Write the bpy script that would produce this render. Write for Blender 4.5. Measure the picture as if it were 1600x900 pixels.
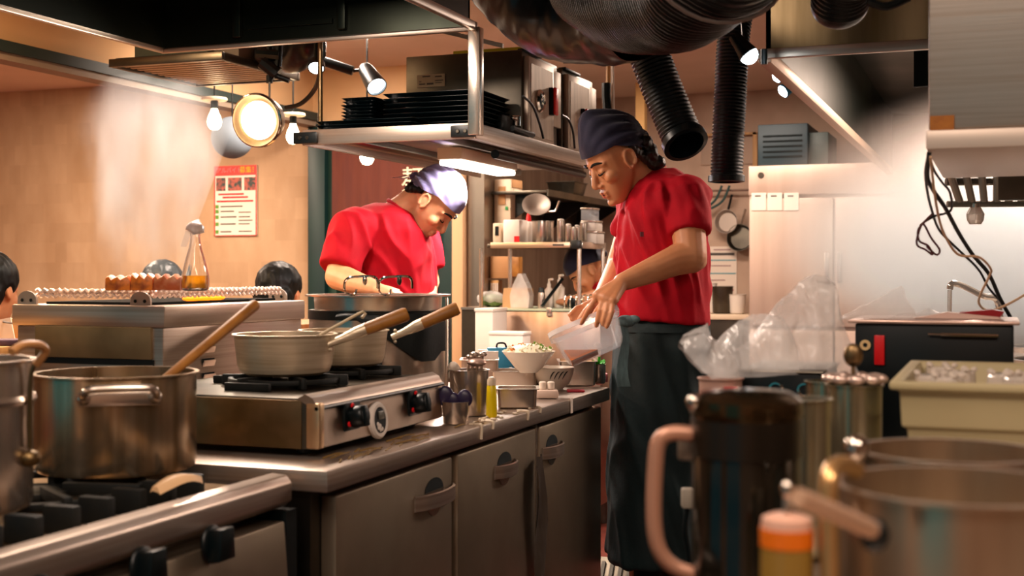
import bpy, bmesh, math, random
import numpy as np
from mathutils import Vector, Matrix, noise
random.seed(7)
sc = bpy.context.scene
for o in list(bpy.data.objects):
    bpy.data.objects.remove(o)
COL = sc.collection
# ------------------------------------------------------------------ camera
H = 1.19; TH = math.radians(20.8); CS, SN = math.cos(TH), math.sin(TH); FPX = 2000.0; HOR = 425.0
cd = bpy.data.cameras.new('camera'); cam = bpy.data.objects.new('camera', cd); COL.objects.link(cam)
cam.location = (0, 0, H); cam.rotation_euler = (math.pi/2, 0, TH)
cd.sensor_width = 36; cd.lens = FPX/1600*36; cd.shift_y = (HOR-450)/1600
cd.clip_start = .05
cd.dof.use_dof = True; cd.dof.focus_distance = 3.7; cd.dof.aperture_fstop = 5.0
sc.camera = cam
# ------------------------------------------------------------------ world, exposure
wd = bpy.data.worlds.new('world'); sc.world = wd; wd.use_nodes = True
wd.node_tree.nodes['Background'].inputs[0].default_value = (.02, .13, .155, 1)
wd.node_tree.nodes['Background'].inputs[1].default_value = 1.0
sc.view_settings.view_transform = 'Standard'; sc.view_settings.look = 'None'
sc.view_settings.gamma = 1; sc.view_settings.use_curve_mapping = False
sc.view_settings.exposure = 0.6
sc.cycles.volume_step_rate = 2.0; sc.cycles.volume_max_steps = 96
sc.cycles.max_bounces = 8; sc.cycles.sample_clamp_indirect = 6.0
# ------------------------------------------------------------------ large lights (unseen ceiling lamps, added fills, hood and shelf lamps)
def area(name, loc, sx, sy, power, col, rot=(0, 0, 0)):
    l = bpy.data.lights.new(name, 'AREA'); l.shape = 'RECTANGLE'; l.size = sx; l.size_y = sy
    l.energy = power; l.color = col
    o = bpy.data.objects.new(name, l); COL.objects.link(o); o.location = loc; o.rotation_euler = rot
    return o
WARM = (1, .76, .57); PEACH = (1, .80, .66); WHITE = (1, .90, .82)
area('light_dining_a', (-4.9, 3.2, 2.343), .3, 1.2, 70, WARM)
area('light_dining_b', (-4.7, 5.2, 2.343), .3, 1.2, 48, WARM)
area('light_kitchen_back', (-1.45, 6.6, 2.343), 1.2, .25, 32, PEACH)
area('light_kitchen_mid', (-2.9, 5.3, 2.343), .25, 1.0, 46, PEACH)
area('fill_aisle', (-.75, .6, 2.343), .25, 1.2, 18, PEACH)  # unseen fill added to light the foreground and counter fronts
area('fill_pass', (.5, .3, 2.343), 1.2, .25, 18, PEACH)  # unseen fill added above the pass, no fixture
area('fill_counter', (-3.12, 2.7, 2.343), .25, 1.4, 50, (1, .66, .36))  # warm unseen fill added to brighten the soffit
area('light_hood', (.15, 4.9, 1.93), .3, 1.2, 58, (1, .76, .62))
area('fill_left_hood', (-1.9, 2.8, 2.05), .2, .9, 22, PEACH)  # added fill without a fixture, placed to light the cook's face and the pots
area('light_shelf', (-1.74, 4.25, 1.545), .07, .5, 20, WHITE)

# ------------------------------------------------------------------ pixel + real distance -> place in the room
def W(px, py, d):
    l = (px-800)/FPX*d
    return Vector((-SN*d+CS*l, CS*d+SN*l, H+(HOR-py)/FPX*d))
def WZ(px, py, z): return W(px, py, (H-z)*FPX/(py-HOR))
def WX(px, py, x): return W(px, py, x/(-SN+CS*(px-800)/FPX))
def WY(px, py, y): return W(px, py, y/(CS+SN*(px-800)/FPX))
CU = Vector((CS, SN, 0)); CF = Vector((-SN, CS, 0)); UP = Vector((0, 0, 1))
def V(*a): return Vector(a)

# ------------------------------------------------------------------ materials
def lin(h):
    if not isinstance(h, str): return h
    h = h.lstrip('#'); c = [int(h[i:i+2], 16)/255 for i in (0, 2, 4)]
    return tuple(x/12.92 if x <= .04045 else ((x+.055)/1.055)**2.4 for x in c)
MATS = {}
def mat(name, col, rough=.5, metal=0, col2=None, nscale=8, stretch=(1, 1, 1), bump=0, bscale=None, trans=0, ior=1.45,
        emit=0, ecol=None, sheen=0, coat=0, alpha=1, rvar=0, sss=0, detail=3, lo=.35, hi=.65, spec=.5):
    m = bpy.data.materials.new(name); m.use_nodes = True; MATS[name] = m
    nt = m.node_tree; b = nt.nodes['Principled BSDF']; N = nt.nodes.new; L = nt.links.new
    c = lin(col); b.inputs['Base Color'].default_value = (*c, 1)
    b.inputs['Roughness'].default_value = rough; b.inputs['Metallic'].default_value = metal
    b.inputs['Transmission Weight'].default_value = trans; b.inputs['IOR'].default_value = ior
    b.inputs['Coat Weight'].default_value = coat; b.inputs['Alpha'].default_value = alpha
    b.inputs['Specular IOR Level'].default_value = spec
    if sheen: b.inputs['Sheen Weight'].default_value = sheen
    if sss:
        b.inputs['Subsurface Weight'].default_value = sss; b.inputs['Subsurface Radius'].default_value = (.012, .004, .002); b.inputs['Subsurface Scale'].default_value = 1
    if emit:
        b.inputs['Emission Color'].default_value = (*lin(ecol or col), 1); b.inputs['Emission Strength'].default_value = emit
    if col2 is not None or bump or rvar:
        tc = N('ShaderNodeTexCoord'); mp = N('ShaderNodeMapping'); mp.inputs['Scale'].default_value = stretch
        L(tc.outputs['Object'], mp.inputs['Vector'])
        nz = N('ShaderNodeTexNoise'); nz.inputs['Scale'].default_value = nscale; nz.inputs['Detail'].default_value = detail
        L(mp.outputs['Vector'], nz.inputs['Vector'])
        if col2 is not None:
            r = N('ShaderNodeValToRGB'); r.color_ramp.elements[0].position = lo; r.color_ramp.elements[1].position = hi
            r.color_ramp.elements[0].color = (*c, 1); r.color_ramp.elements[1].color = (*lin(col2), 1)
            L(nz.outputs['Fac'], r.inputs['Fac']); L(r.outputs['Color'], b.inputs['Base Color'])
        if rvar:
            mr = N('ShaderNodeMapRange'); mr.inputs['To Min'].default_value = rough-rvar; mr.inputs['To Max'].default_value = rough+rvar
            L(nz.outputs['Fac'], mr.inputs['Value']); L(mr.outputs['Result'], b.inputs['Roughness'])
        if bump:
            n2 = nz
            if bscale:
                n2 = N('ShaderNodeTexNoise'); n2.inputs['Scale'].default_value = bscale; n2.inputs['Detail'].default_value = 4
                L(mp.outputs['Vector'], n2.inputs['Vector'])
            bp = N('ShaderNodeBump'); bp.inputs['Strength'].default_value = bump; bp.inputs['Distance'].default_value = .004
            L(n2.outputs['Fac'], bp.inputs['Height']); L(bp.outputs['Normal'], b.inputs['Normal'])
    return m
STEEL = mat('steel', '#cbbdb0', .25, .9, '#c0b1a3', nscale=4, stretch=(1, 1, 3), rvar=.06)
STEELX = mat('steel_brushed_along', '#c4b5a8', .38, .82, '#b3a293', nscale=4, stretch=(.5, .5, 34), bump=.04, bscale=14, rvar=.06)
STEELY = mat('steel_brushed_deep', '#bcada1', .36, .86, '#a69587', nscale=4, stretch=(.5, .5, 34), bump=.04, bscale=14, rvar=.06)
STEELD = mat('steel_dark', '#6b6459', .36, 1, '#57524a', nscale=7, bump=.05, rvar=.06)
STEELG = mat('steel_greasy', '#94795a', .4, 1, '#6e5a3c', nscale=9, bump=.08, bscale=30, rvar=.1)
CHROME = mat('chrome', '#c8bcb0', .12, 1)
ALU = mat('aluminium_spun', '#d6c6ac', .42, .62, '#c2ae90', nscale=30, stretch=(.2, .2, 6), bump=.12, bscale=60, rvar=.06)
DOORST = mat('steel_door', '#93836f', .42, .85, '#82715f', nscale=5, bump=.04, bscale=120, rvar=.08)
BLACK = mat('black_enamel', '#060e10', .4, 0, bump=.1, nscale=40)
IRON = mat('cast_iron', '#070d0e', .65, .2, '#12130f', nscale=30, bump=.3)
BLACKPL = mat('black_plastic', '#050d0f', .34, spec=.35)
RUBBER = mat('black_rubber', '#0b1315', .55)
TRAYM = mat('tray_lacquer', '#081519', .25)
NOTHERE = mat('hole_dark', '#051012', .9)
WALLB = mat('wall_beige', '#bd9d7c', .85, 0, '#ad8b69', nscale=2.2, stretch=(2.2, 1, 1), bump=.15, bscale=60, detail=6)
def wall_blocks(m):
    nt = m.node_tree; b = nt.nodes['Principled BSDF']; src = b.inputs['Base Color'].links[0].from_socket
    tc = nt.nodes.new('ShaderNodeTexCoord'); mp = nt.nodes.new('ShaderNodeMapping'); mp.inputs['Rotation'].default_value = (math.pi/2, 0, 0)
    br = nt.nodes.new('ShaderNodeTexBrick'); br.inputs['Scale'].default_value = 6; br.inputs['Mortar Size'].default_value = 0; br.inputs['Brick Width'].default_value = .55; br.inputs['Row Height'].default_value = .75
    br.inputs['Color1'].default_value = (1, 1, 1, 1); br.inputs['Color2'].default_value = (.86, .84, .82, 1)
    mx = nt.nodes.new('ShaderNodeMixRGB'); mx.blend_type = 'MULTIPLY'; mx.inputs[0].default_value = .8
    nt.links.new(tc.outputs['Object'], mp.inputs['Vector']); nt.links.new(mp.outputs['Vector'], br.inputs['Vector'])
    nt.links.new(src, mx.inputs[1]); nt.links.new(br.outputs['Color'], mx.inputs[2]); nt.links.new(mx.outputs[0], b.inputs['Base Color'])
wall_blocks(WALLB)
WALLC = mat('wall_cream', '#dcb68a', .8, 0, '#d2a878', nscale=1.5)
CEIL = mat('ceiling_paint', '#d9c0ae', .85, 0, '#cfb5a2', nscale=2)
DARKGR = mat('dark_green_paint', '#0a2625', .45, 0, '#0c2b28', nscale=5)
FLOORM = mat('floor_red', '#6a2a1e', .45, 0, '#552218', nscale=9, bump=.2, bscale=50)
WOODL = mat('wood_light', '#c29257', .5, 0, '#ad7d45', nscale=6, stretch=(8, 8, .6), bump=.05)
WOODH = mat('wood_handle', '#a8702f', .45, 0, '#8d5a22', nscale=9, stretch=(3, 3, 3), bump=.06)
WOODD = mat('wood_brown', '#6a3f1d', .55, 0, '#593316', nscale=9)
WHITE_M = mat('white_plastic', '#ded3c8', .4)
CREAMPL = mat('cream_plastic', '#d8c2a6', .45)
PAPER = mat('paper', '#e6d6c6', .8)
CARD = mat('cardboard', '#b98a5e', .8, 0, '#ab7c50', nscale=5)
BEIGEBIN = mat('bin_beige', '#b3a57e', .5, 0, '#a99b74', nscale=4)
REDPL = mat('red_plastic', '#d3141c', .35)
REDGLOW = mat('red_handle', '#d8261e', .35)
PINK = mat('pink_plastic', '#d8757a', .4)
YELLOW = mat('yellow_bottle', '#e6c90a', .3)
YELLOWS = mat('yellow_label', '#b7b312', .6)
BLUEB = mat('blue_bag', '#1f6f8e', .6)
PURPLEP = mat('purple_plastic', '#2a2140', .35)
ORANGE = mat('orange_sauce', '#d8720f', .3)
ORANGEST = mat('orange_sticker', '#b9711d', .6, 0, '#a5621a', nscale=60)
SKIN = mat('skin', '#cf8f66', .5, 0, '#c48258', nscale=14, sss=.15, bump=.02, bscale=120)
SKIN2 = mat('skin_pale', '#dc9d76', .5, 0, '#d2916a', nscale=14, sss=.15, bump=.02, bscale=120)
LIPS = mat('lips', '#a84a3d', .45)
HAIR = mat('hair', '#070909', .48, 0, '#0e0e0d', nscale=60, stretch=(1, 1, .2), bump=.2, spec=.2)
HAIRB = mat('hair_brown', '#120c09', .42, 0, '#2a1d14', nscale=60, bump=.3)
REDSH = mat('shirt_red', '#b5051d', .8, 0, '#a30419', nscale=12, bump=.12, bscale=160, spec=.25)
NAVY = mat('bandana_navy', '#121127', .8, 0, '#1b1834', nscale=10, sheen=.12, bump=.15, bscale=200)
PURPLE = mat('bandana_purple', '#6b6389', .8, 0, '#5c5479', nscale=10, sheen=.2, bump=.12, bscale=200)
APRONM = mat('apron_cloth', '#07191b', .75, 0, '#0b2224', nscale=6, bump=.2, bscale=90)
APRONL = mat('apron_tie', '#4a5e60', .8, 0, '#587073', nscale=30, stretch=(4, 4, 1), bump=.2)
TROUS = mat('trousers', '#0a1616', .8)
NOREN = mat('noren_brown', '#5d2a1b', .85, 0, '#54251a', nscale=4, stretch=(6, 1, 1), bump=.1)
NORENT = mat('noren_print', '#dccfae', .8)
DUCT = mat('duct_black', '#060b0c', .36, 0, '#0a0f10', nscale=30, bump=.35, bscale=45, spec=.35)
DUCTP = mat('duct_wrap', '#0a0d10', .3, 0, '#15171a', nscale=9, stretch=(1, 1, 1), bump=.5, bscale=14, spec=.4)
CERAM = mat('bowl_white', '#e6dccf', .25)
CERAMG = mat('bowl_grey', '#b9ad9e', .3)
GLASS = mat('clear_glass', '#ffffff', .03, trans=1, ior=1.45)
OIL = mat('oil', '#f2ae1a', .08, trans=.6, ior=1.3)
LAMPG = mat('lamp_glow', '#fff2e0', .5, emit=7, ecol='#ffe9d0')
BULBG = mat('bulb_glow', '#fff2d8', .5, emit=14, ecol='#ffe6bd')
SPOTG = mat('spot_glow', '#eef8ff', .5, emit=12, ecol='#e6f6ff')
LEDG = mat('led_glow', '#fff6ea', .5, emit=5, ecol='#fff0e2')
EMBER = mat('ember', '#ff8a1a', .6, emit=1.6, ecol='#ff7a10')
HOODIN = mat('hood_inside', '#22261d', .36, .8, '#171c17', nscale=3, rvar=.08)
HOODPL = mat('hood_plate', '#a08b6a', .33, 1, '#8a7757', nscale=3, stretch=(10, 1, 1), rvar=.06)
BOTTLEJ = mat('jug_body', '#0b0a07', .1, 0, '#1a140c', nscale=12)
GREYBLUE = mat('shadow_grey_blue', '#76828f', .8)
MEAT = mat('grilled_meat', '#ef8427', .4, 0, '#8a3a1c', nscale=38, bump=.4, lo=.5, hi=.74)
MEATL = mat('grilled_meat_pale', '#d99a6a', .45, 0, '#c05a2a', nscale=30, bump=.5)
GREENL = mat('green_leaf', '#5f8a2c', .6, 0, '#8aa53c', nscale=40)
FOODW = mat('shredded_white', '#e8dcc0', .6)
FOODO = mat('food_orange', '#d98536', .6)
def film(name, col=(.94, .91, .89), a=.14):
    m = bpy.data.materials.new(name); m.use_nodes = True; nt = m.node_tree; b = nt.nodes['Principled BSDF']; out = nt.nodes['Material Output']
    b.inputs['Base Color'].default_value = (*col, 1); b.inputs['Roughness'].default_value = .18
    t = nt.nodes.new('ShaderNodeBsdfTransparent'); mx = nt.nodes.new('ShaderNodeMixShader')
    fr = nt.nodes.new('ShaderNodeTexNoise'); fr.inputs['Scale'].default_value = 14
    mr = nt.nodes.new('ShaderNodeMapRange'); mr.inputs['To Min'].default_value = a*.5; mr.inputs['To Max'].default_value = a*1.9
    tc = nt.nodes.new('ShaderNodeTexCoord')
    nt.links.new(tc.outputs['Object'], fr.inputs['Vector']); nt.links.new(fr.outputs['Fac'], mr.inputs['Value'])
    nt.links.new(mr.outputs['Result'], mx.inputs[0]); nt.links.new(t.outputs[0], mx.inputs[1]); nt.links.new(b.outputs[0], mx.inputs[2])
    nt.links.new(mx.outputs[0], out.inputs['Surface']); return m
FILM = film('plastic_film', a=.30)
FROST = film('frosted_plastic', (.72, .75, .80), .22)
FROSTR = film('frosted_rim', (.85, .86, .88), .42)
FILM2 = film('plastic_film_thin', a=.16)

# ------------------------------------------------------------------ mesh collector
class M:
    def __init__(s): s.v = []; s.f = []
    def add(s, vs, fs):
        n = len(s.v); s.v += [tuple(p) for p in vs]; s.f += [tuple(i+n for i in q) for q in fs]; return s
    def box(s, x0, x1, y0, y1, z0, z1):
        return s.add([(x, y, z) for z in (z0, z1) for y in (y0, y1) for x in (x0, x1)],
                     [(0, 2, 3, 1), (4, 5, 7, 6), (0, 1, 5, 4), (2, 6, 7, 3), (0, 4, 6, 2), (1, 3, 7, 5)])
    def obox(s, c, ax, ay, az, sx, sy, sz):
        c = Vector(c); ax, ay, az = Vector(ax)*sx/2, Vector(ay)*sy/2, Vector(az)*sz/2
        return s.add([c+i*ax+j*ay+k*az for k in (-1, 1) for j in (-1, 1) for i in (-1, 1)],
                     [(0, 2, 3, 1), (4, 5, 7, 6), (0, 1, 5, 4), (2, 6, 7, 3), (0, 4, 6, 2), (1, 3, 7, 5)])
    def loft(s, rings, cap=True, closed=True):
        n = len(rings[0]); vs = [p for r in rings for p in r]; fs = []
        for i in range(len(rings)-1):
            for j in range(n if closed else n-1):
                k = (j+1) % n
                fs.append((i*n+j, i*n+k, (i+1)*n+k, (i+1)*n+j))
        if cap:
            fs.append(tuple(range(n))[::-1]); fs.append(tuple((len(rings)-1)*n+j for j in range(n)))
        return s.add(vs, fs)
    def lathe(s, prof, c=(0, 0, 0), seg=32, axis=(0, 0, 1), cap=False):
        a = Vector(axis).normalized(); u = a.orthogonal().normalized() if abs(a.z) < .999 else Vector((1, 0, 0)); w = a.cross(u); c = Vector(c)
        rings = [[c+a*z+(u*math.cos(2*math.pi*j/seg)+w*math.sin(2*math.pi*j/seg))*max(r, 1e-5) for j in range(seg)] for r, z in prof]
        return s.loft(rings, cap=cap)
    def tube(s, path, r, seg=8, cap=True, closed=False, smooth=0, flat=None):
        p = [Vector(q) for q in path]
        if smooth: p = spline(p, smooth, closed)
        n = len(p); rings = []; prev = None
        for i in range(n):
            if closed: t = p[(i+1) % n]-p[i-1]
            else: t = p[min(i+1, n-1)]-p[max(i-1, 0)]
            t.normalize()
            if prev is None: u = t.orthogonal().normalized()
            else:
                u = prev-t*prev.dot(t)
                u = u.normalized() if u.length > 1e-6 else t.orthogonal().normalized()
            prev = u; w = t.cross(u)
            if callable(r): rr = r(i/(n-1))
            elif isinstance(r, (list, tuple)):
                x = i/(n-1)*(len(r)-1); k0 = min(int(x), len(r)-2); rr = r[k0]+(r[k0+1]-r[k0])*(x-k0)
            else: rr = r
            rings.append([p[i]+(u*math.cos(2*math.pi*j/seg)+w*math.sin(2*math.pi*j/seg))*rr for j in range(seg)])
        if closed: rings.append(rings[0]); return s.loft(rings, cap=False)
        return s.loft(rings, cap=cap)
    def ell(s, c, r, R=None, seg=16, rg=10):
        c = Vector(c); R = R or Matrix.Identity(3); vs = []; fs = []
        for i in range(1, rg):
            a = math.pi*i/rg
            for j in range(seg):
                b = 2*math.pi*j/seg
                vs.append(c+R@Vector((r[0]*math.sin(a)*math.cos(b), r[1]*math.sin(a)*math.sin(b), r[2]*math.cos(a))))
        vs += [c+R@Vector((0, 0, r[2])), c+R@Vector((0, 0, -r[2]))]; t, b = len(vs)-2, len(vs)-1
        for j in range(seg):
            k = (j+1) % seg
            fs.append((t, j, k)); fs.append((b, (rg-2)*seg+k, (rg-2)*seg+j))
            for i in range(rg-2): fs.append((i*seg+j, (i+1)*seg+j, (i+1)*seg+k, i*seg+k))
        return s.add(vs, fs)
    def cap_(s, p0, p1, r0, r1, seg=14):
        p0, p1 = Vector(p0), Vector(p1); a = p1-p0; L = a.length; a.normalize()
        pr = [(r0*math.cos(t), -r0*math.sin(t)) for t in (math.pi/2, 1.1, .7, .35, 0)]
        pr += [(r1*math.cos(t), L+r1*math.sin(t)) for t in (0, .35, .7, 1.1, math.pi/2)]
        return s.lathe(pr, p0, seg, a)
    def prism(s, pts, vec):
        n = len(pts); vec = Vector(vec); vs = [Vector(p) for p in pts]+[Vector(p)+vec for p in pts]
        fs = [tuple(range(n))[::-1], tuple(range(n, 2*n))]+[(i, (i+1) % n, n+(i+1) % n, n+i) for i in range(n)]
        return s.add(vs, fs)
    def panel(s, p00, p10, p01, th=.002):   # thin slab from three corners
        p00, p10, p01 = Vector(p00), Vector(p10), Vector(p01); a, b = p10-p00, p01-p00; n = a.cross(b).normalized()*th
        return s.prism([p00, p10, p10+b, p01], n)
    def build(s, name, m, parent=None, smooth=35, bevel=0, bseg=2, world=True):
        me = bpy.data.meshes.new(name); me.from_pydata(s.v, [], s.f)
        off = Vector()
        if parent is not None and world:
            q = parent
            while q is not None: off += q.location; q = q.parent
        bm = bmesh.new(); bm.from_mesh(me)
        bmesh.ops.remove_doubles(bm, verts=bm.verts, dist=1e-5)
        bmesh.ops.recalc_face_normals(bm, faces=bm.faces)
        if bevel:
            es = [e for e in bm.edges if len(e.link_faces) == 2 and e.calc_face_angle(0) > .5]
            bmesh.ops.bevel(bm, geom=es, offset=bevel, segments=bseg, affect='EDGES', profile=.5, clamp_overlap=True)
        if off.length: bmesh.ops.translate(bm, verts=bm.verts, vec=-off)
        bm.to_mesh(me); bm.free()
        return link(name, me, m, parent, smooth)
def link(name, me, m, parent=None, smooth=35):
    if smooth:
        me.polygons.foreach_set('use_smooth', [True]*len(me.polygons)); me.set_sharp_from_angle(angle=math.radians(smooth))
    for x in (m if isinstance(m, (list, tuple)) else [m]): me.materials.append(x)
    o = bpy.data.objects.new(name, me); COL.objects.link(o)
    if parent is not None: o.parent = parent
    return o
def spline(p, k, closed=False):
    out = []; n = len(p)
    rng = range(n if closed else n-1)
    for i in rng:
        g = (lambda q: p[q % n]) if closed else (lambda q: p[min(max(q, 0), n-1)])
        a, b, c, d = g(i-1), g(i), g(i+1), g(i+2)
        for j in range(k):
            t = j/k
            out.append(.5*((2*b)+(c-a)*t+(2*a-5*b+4*c-d)*t*t+(3*b-a-3*c+d)*t**3))
    if not closed: out.append(p[-1].copy())
    return out
def thing(name, label, cat, loc=(0, 0, 0), group=None):
    o = bpy.data.objects.new(name, None); COL.objects.link(o); o.location = loc; o.empty_display_size = .05
    return tag(o, label, cat, group)
def tag(o, label, cat, group=None, kind=None):
    o['label'] = label; o['category'] = cat
    if group: o['group'] = group
    if kind: o['kind'] = kind
    return o
def struct(o, label=None):
    o['kind'] = 'structure'
    if label: o['label'] = label
    return o
def copy_tree(o, parent=None):
    c = o.copy(); COL.objects.link(c)
    if parent is not None: c.parent = parent
    for ch in list(o.children): copy_tree(ch, c)
    return c
def fuse(m, voxel=.005, it=4, fac=.5):
    me = bpy.data.meshes.new('t'); me.from_pydata(m.v, [], m.f)
    bm = bmesh.new(); bm.from_mesh(me); bmesh.ops.remove_doubles(bm, verts=bm.verts, dist=1e-5); bmesh.ops.recalc_face_normals(bm, faces=bm.faces); bm.to_mesh(me); bm.free()
    o = bpy.data.objects.new('t', me); COL.objects.link(o)
    r = o.modifiers.new('r', 'REMESH'); r.mode = 'VOXEL'; r.voxel_size = voxel
    if it:
        s = o.modifiers.new('s', 'SMOOTH'); s.iterations = it; s.factor = fac
    dg = bpy.context.evaluated_depsgraph_get(); dg.update()
    out = bpy.data.meshes.new_from_object(o.evaluated_get(dg)); bpy.data.objects.remove(o)
    return out
def shift(me, parent):
    off = Vector(); q = parent
    while q is not None: off += q.location; q = q.parent
    me.transform(Matrix.Translation(-off)); return me
def text_mesh(body, size, origin, right, up, th=.001, align='LEFT'):
    cu = bpy.data.curves.new('t', 'FONT'); cu.body = body; cu.size = size; cu.extrude = th; cu.align_x = align; cu.resolution_u = 3
    o = bpy.data.objects.new('t', cu); COL.objects.link(o)
    dg = bpy.context.evaluated_depsgraph_get(); dg.update()
    me = bpy.data.meshes.new_from_object(o.evaluated_get(dg)); bpy.data.objects.remove(o)
    r, u = Vector(right).normalized(), Vector(up).normalized(); n = r.cross(u)
    mt = Matrix((r, u, n)).transposed().to_4x4(); mt.translation = Vector(origin); me.transform(mt)
    return me
def cyl_prof(r, z0, z1, b=.002):
    return [(0, z0), (r-b, z0), (r, z0+b), (r, z1-b), (r-b, z1), (0, z1)]
def pot_prof(r, h, t=.003, rim=.004, taper=1.0, br=.012):
    rb = r*taper
    return [(0, 0), (rb-br, 0), (rb-br*.3, br*.3), (rb, br), (r, h-rim), (r+rim, h-rim*.6), (r+rim, h), (r-t, h), (r-t, h-rim), (rb-t, br+t), (rb-br, t), (0, t)]
# ================================================================== the room
struct(M().box(-6.6, 2.3, -1.2, 8.3, -.1, 0).build('floor', FLOORM), 'red kitchen floor')
struct(M().box(-6.6, 2.3, -1.2, 8.3, 2.35, 2.45).build('ceiling', CEIL), 'pinkish painted ceiling')
struct(M().box(-6.6, -3.71, 6.56, 6.68, 0, 2.35).build('wall_dining', WALLB), 'beige textured dining room wall with the flyer')
struct(M().box(-6.7, -6.6, -1.2, 8.3, 0, 2.35).build('wall_left', WALLB))
struct(M().box(-3.74, -3.70, .2, 6.55, 2.10, 2.35).build('wall_soffit', WALLC), 'cream soffit above the dark beam')
bm_ = M().box(-3.76, -3.64, .2, 6.55, 2.055, 2.10).build('trim_1', mat('beam_dark', '#23312f', .5)); struct(bm_, 'long dark ceiling beam between kitchen and dining room')
lb = M().box(-3.745, -3.655, .2, 6.55, 2.025, 2.055).build('trim_2', mat('beam_grey', '#8d7c6b', .6)); struct(lb, 'grey lower strip of the ceiling beam')
struct(M().box(-2.6, 2.3, 8.2, 8.3, 0, 2.35).build('wall_back', mat('wall_back_paint', '#bfa28c', .6, 0, '#a98d78', nscale=3)), 'pale kitchen back wall')
struct(M().box(-2.72, -2.6, 6.42, 8.3, 0, 1.95).build('wall_steel', mat('wall_cladding', '#a09488', .34, 1, '#85796d', nscale=2.5, stretch=(1, 5, .6), rvar=.06)), 'stainless clad side wall at the back of the kitchen')
struct(M().box(-2.72, -2.6, 6.42, 8.3, 1.95, 2.35).build('wall_steel_upper', CEIL))
struct(M().box(2.2, 2.3, -1.2, 8.2, 0, 2.35).build('wall_right', mat('wall_right_paint', '#a98d76', .6)))
WN = mat('wall_near_paint', '#c2a48e', .7, 0, '#b3947d', nscale=1.2)
struct(M().box(-2.6, -1.75, -1.3, -1.2, 0, 2.35).build('wall_near', WN)); struct(M().box(-.35, 2.3, -1.3, -1.2, 0, 2.35).build('wall_near', WN)); struct(M().box(-1.75, -.35, -1.3, -1.2, 2.05, 2.35).build('wall_near', WN))  # unseen wall, opening added so the teal world light gets in
struct(M().box(-3.71, -2.72, 6.95, 7.0, 0, 2.35).build('wall_passage', DARKGR))
# dark doorway to the passage: jambs, lintel, door leaf
struct(M().box(-3.71, -3.60, 6.46, 6.68, 0, 2.04).build('door_1', DARKGR, bevel=.004), 'dark green door jamb beside the beige wall')
struct(M().box(-3.60, -3.545, 6.50, 6.62, 0, 2.04).build('trim_3', mat('green_jamb', '#143326', .5), bevel=.004))
struct(M().box(-3.71, -2.72, 6.50, 6.60, 2.04, 2.35).build('trim_4', WALLC))
struct(M().box(-2.88, -2.765, 6.44, 6.50, 0, 2.04).build('door_2', DARKGR, bevel=.004), 'dark green door leaf beside the pale post')
struct(M().box(-2.765, -2.70, 6.36, 6.43, 0, 2.2).build('trim_5', mat('post_pale', '#c69c74', .6), bevel=.004), 'pale wooden post at the end of the steel wall')
# brown door curtain with one big character
cr = thing('door_curtain', 'brown cloth door curtain with a white kanji character, hanging behind the stooping cook', 'curtain', (-3.2, 6.4, 1.3))
rings = []
for zz in (2.02, 1.8, 1.55, 1.3):
    rings.append([V(-3.53+.66*j/40, 6.42+.012*math.sin(j*.9)*(2.1-zz)*1.4, zz) for j in range(41)])
cm = M(); cm.loft(rings, cap=False, closed=False)
cm.loft([[p+V(0, .006, 0) for p in r] for r in rings], cap=False, closed=False); cm.build('cloth', NOREN, cr, 60)
M().tube([(-3.55, 6.425, 2.03), (-2.88, 6.425, 2.03)], .009).build('rod', BLACK, cr)
me = text_mesh('麺', .15, WY(627, 297, 6.38)+V(0, 0, .0), (1, 0, 0), UP, .002); shift(me, cr); link('printed_character', me, NORENT, cr, 0)

# flyer on the dining wall
fy = thing('flyer', 'red and white help-wanted flyer with photos taped to the beige wall', 'flyer', WY(368, 368, 6.555))
a, b_, c_ = WY(335, 369, 6.552), WY(401.5, 366, 6.552), WY(334, 260, 6.552)
fw, fh = (b_.x-a.x), (c_.z-a.z)
def fl(u0, u1, v0, v1, name, m, y=6.5495):
    return M().box(a.x+fw*u0, a.x+fw*u1, y-.0012, y, a.z+fh*v0, a.z+fh*v1).build(name, m, fy, 0)
M().box(a.x, a.x+fw, 6.5495, 6.5575, a.z, a.z+fh).build('sheet', PAPER, fy, 0)
FR = mat('flyer_red', '#d8453f', .7); FG = mat('flyer_green', '#5c8c3a', .7); FK = mat('flyer_ink', '#4a4440', .8); FP = mat('flyer_photo', '#b05a4a', .7, 0, '#3a4440', nscale=40, lo=.42, hi=.58)
FYL = mat('flyer_yellow', '#f0b81c', .7); FRD = mat('flyer_red_ink', '#b3232a', .8); FGR = mat('flyer_grey_ink', '#a98a86', .8)
for q in ((0, 1, .86, 1), (0, .025, 0, .86), (.975, 1, 0, .86), (0, 1, 0, .012)): fl(*q, 'border', FR)
for u0, u1 in ((.05, .27), (.33, .65), (.71, .97)): fl(u0, u1, .645, .83, 'photo', FP)
me = text_mesh('アルバイト', .036, (a.x+fw*.05, 6.5478, a.z+fh*.905), (1, 0, 0), UP, .0005); shift(me, fy); link('lettering', me, FGR, fy, 0)
me = text_mesh('募集！', .042, (a.x+fw*.60, 6.5478, a.z+fh*.90), (1, 0, 0), UP, .0005); shift(me, fy); link('lettering', me, FYL, fy, 0)
for v, u0, u1, m_ in ((.595, .1, .7, FRD), (.55, .2, .8, FRD), (.495, .06, .92, FRD)):
    fl(u0, u1, v-.012, v+.012, 'text_line', m_)
for i, v in enumerate((.42, .35, .27, .17, .06)):
    fl(.03, .11, v-.026, v+.026, 'bullet', FG)
    fl(.15, .15+(.52, .32, .38, .36, .26)[i], v-.008, v+.010, 'text_line', FK)
for v in (.335, .27, .22, .17, .065): fl(.58, .58+random.uniform(.25, .36), v-.007, v+.007, 'text_line', FK)

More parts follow.
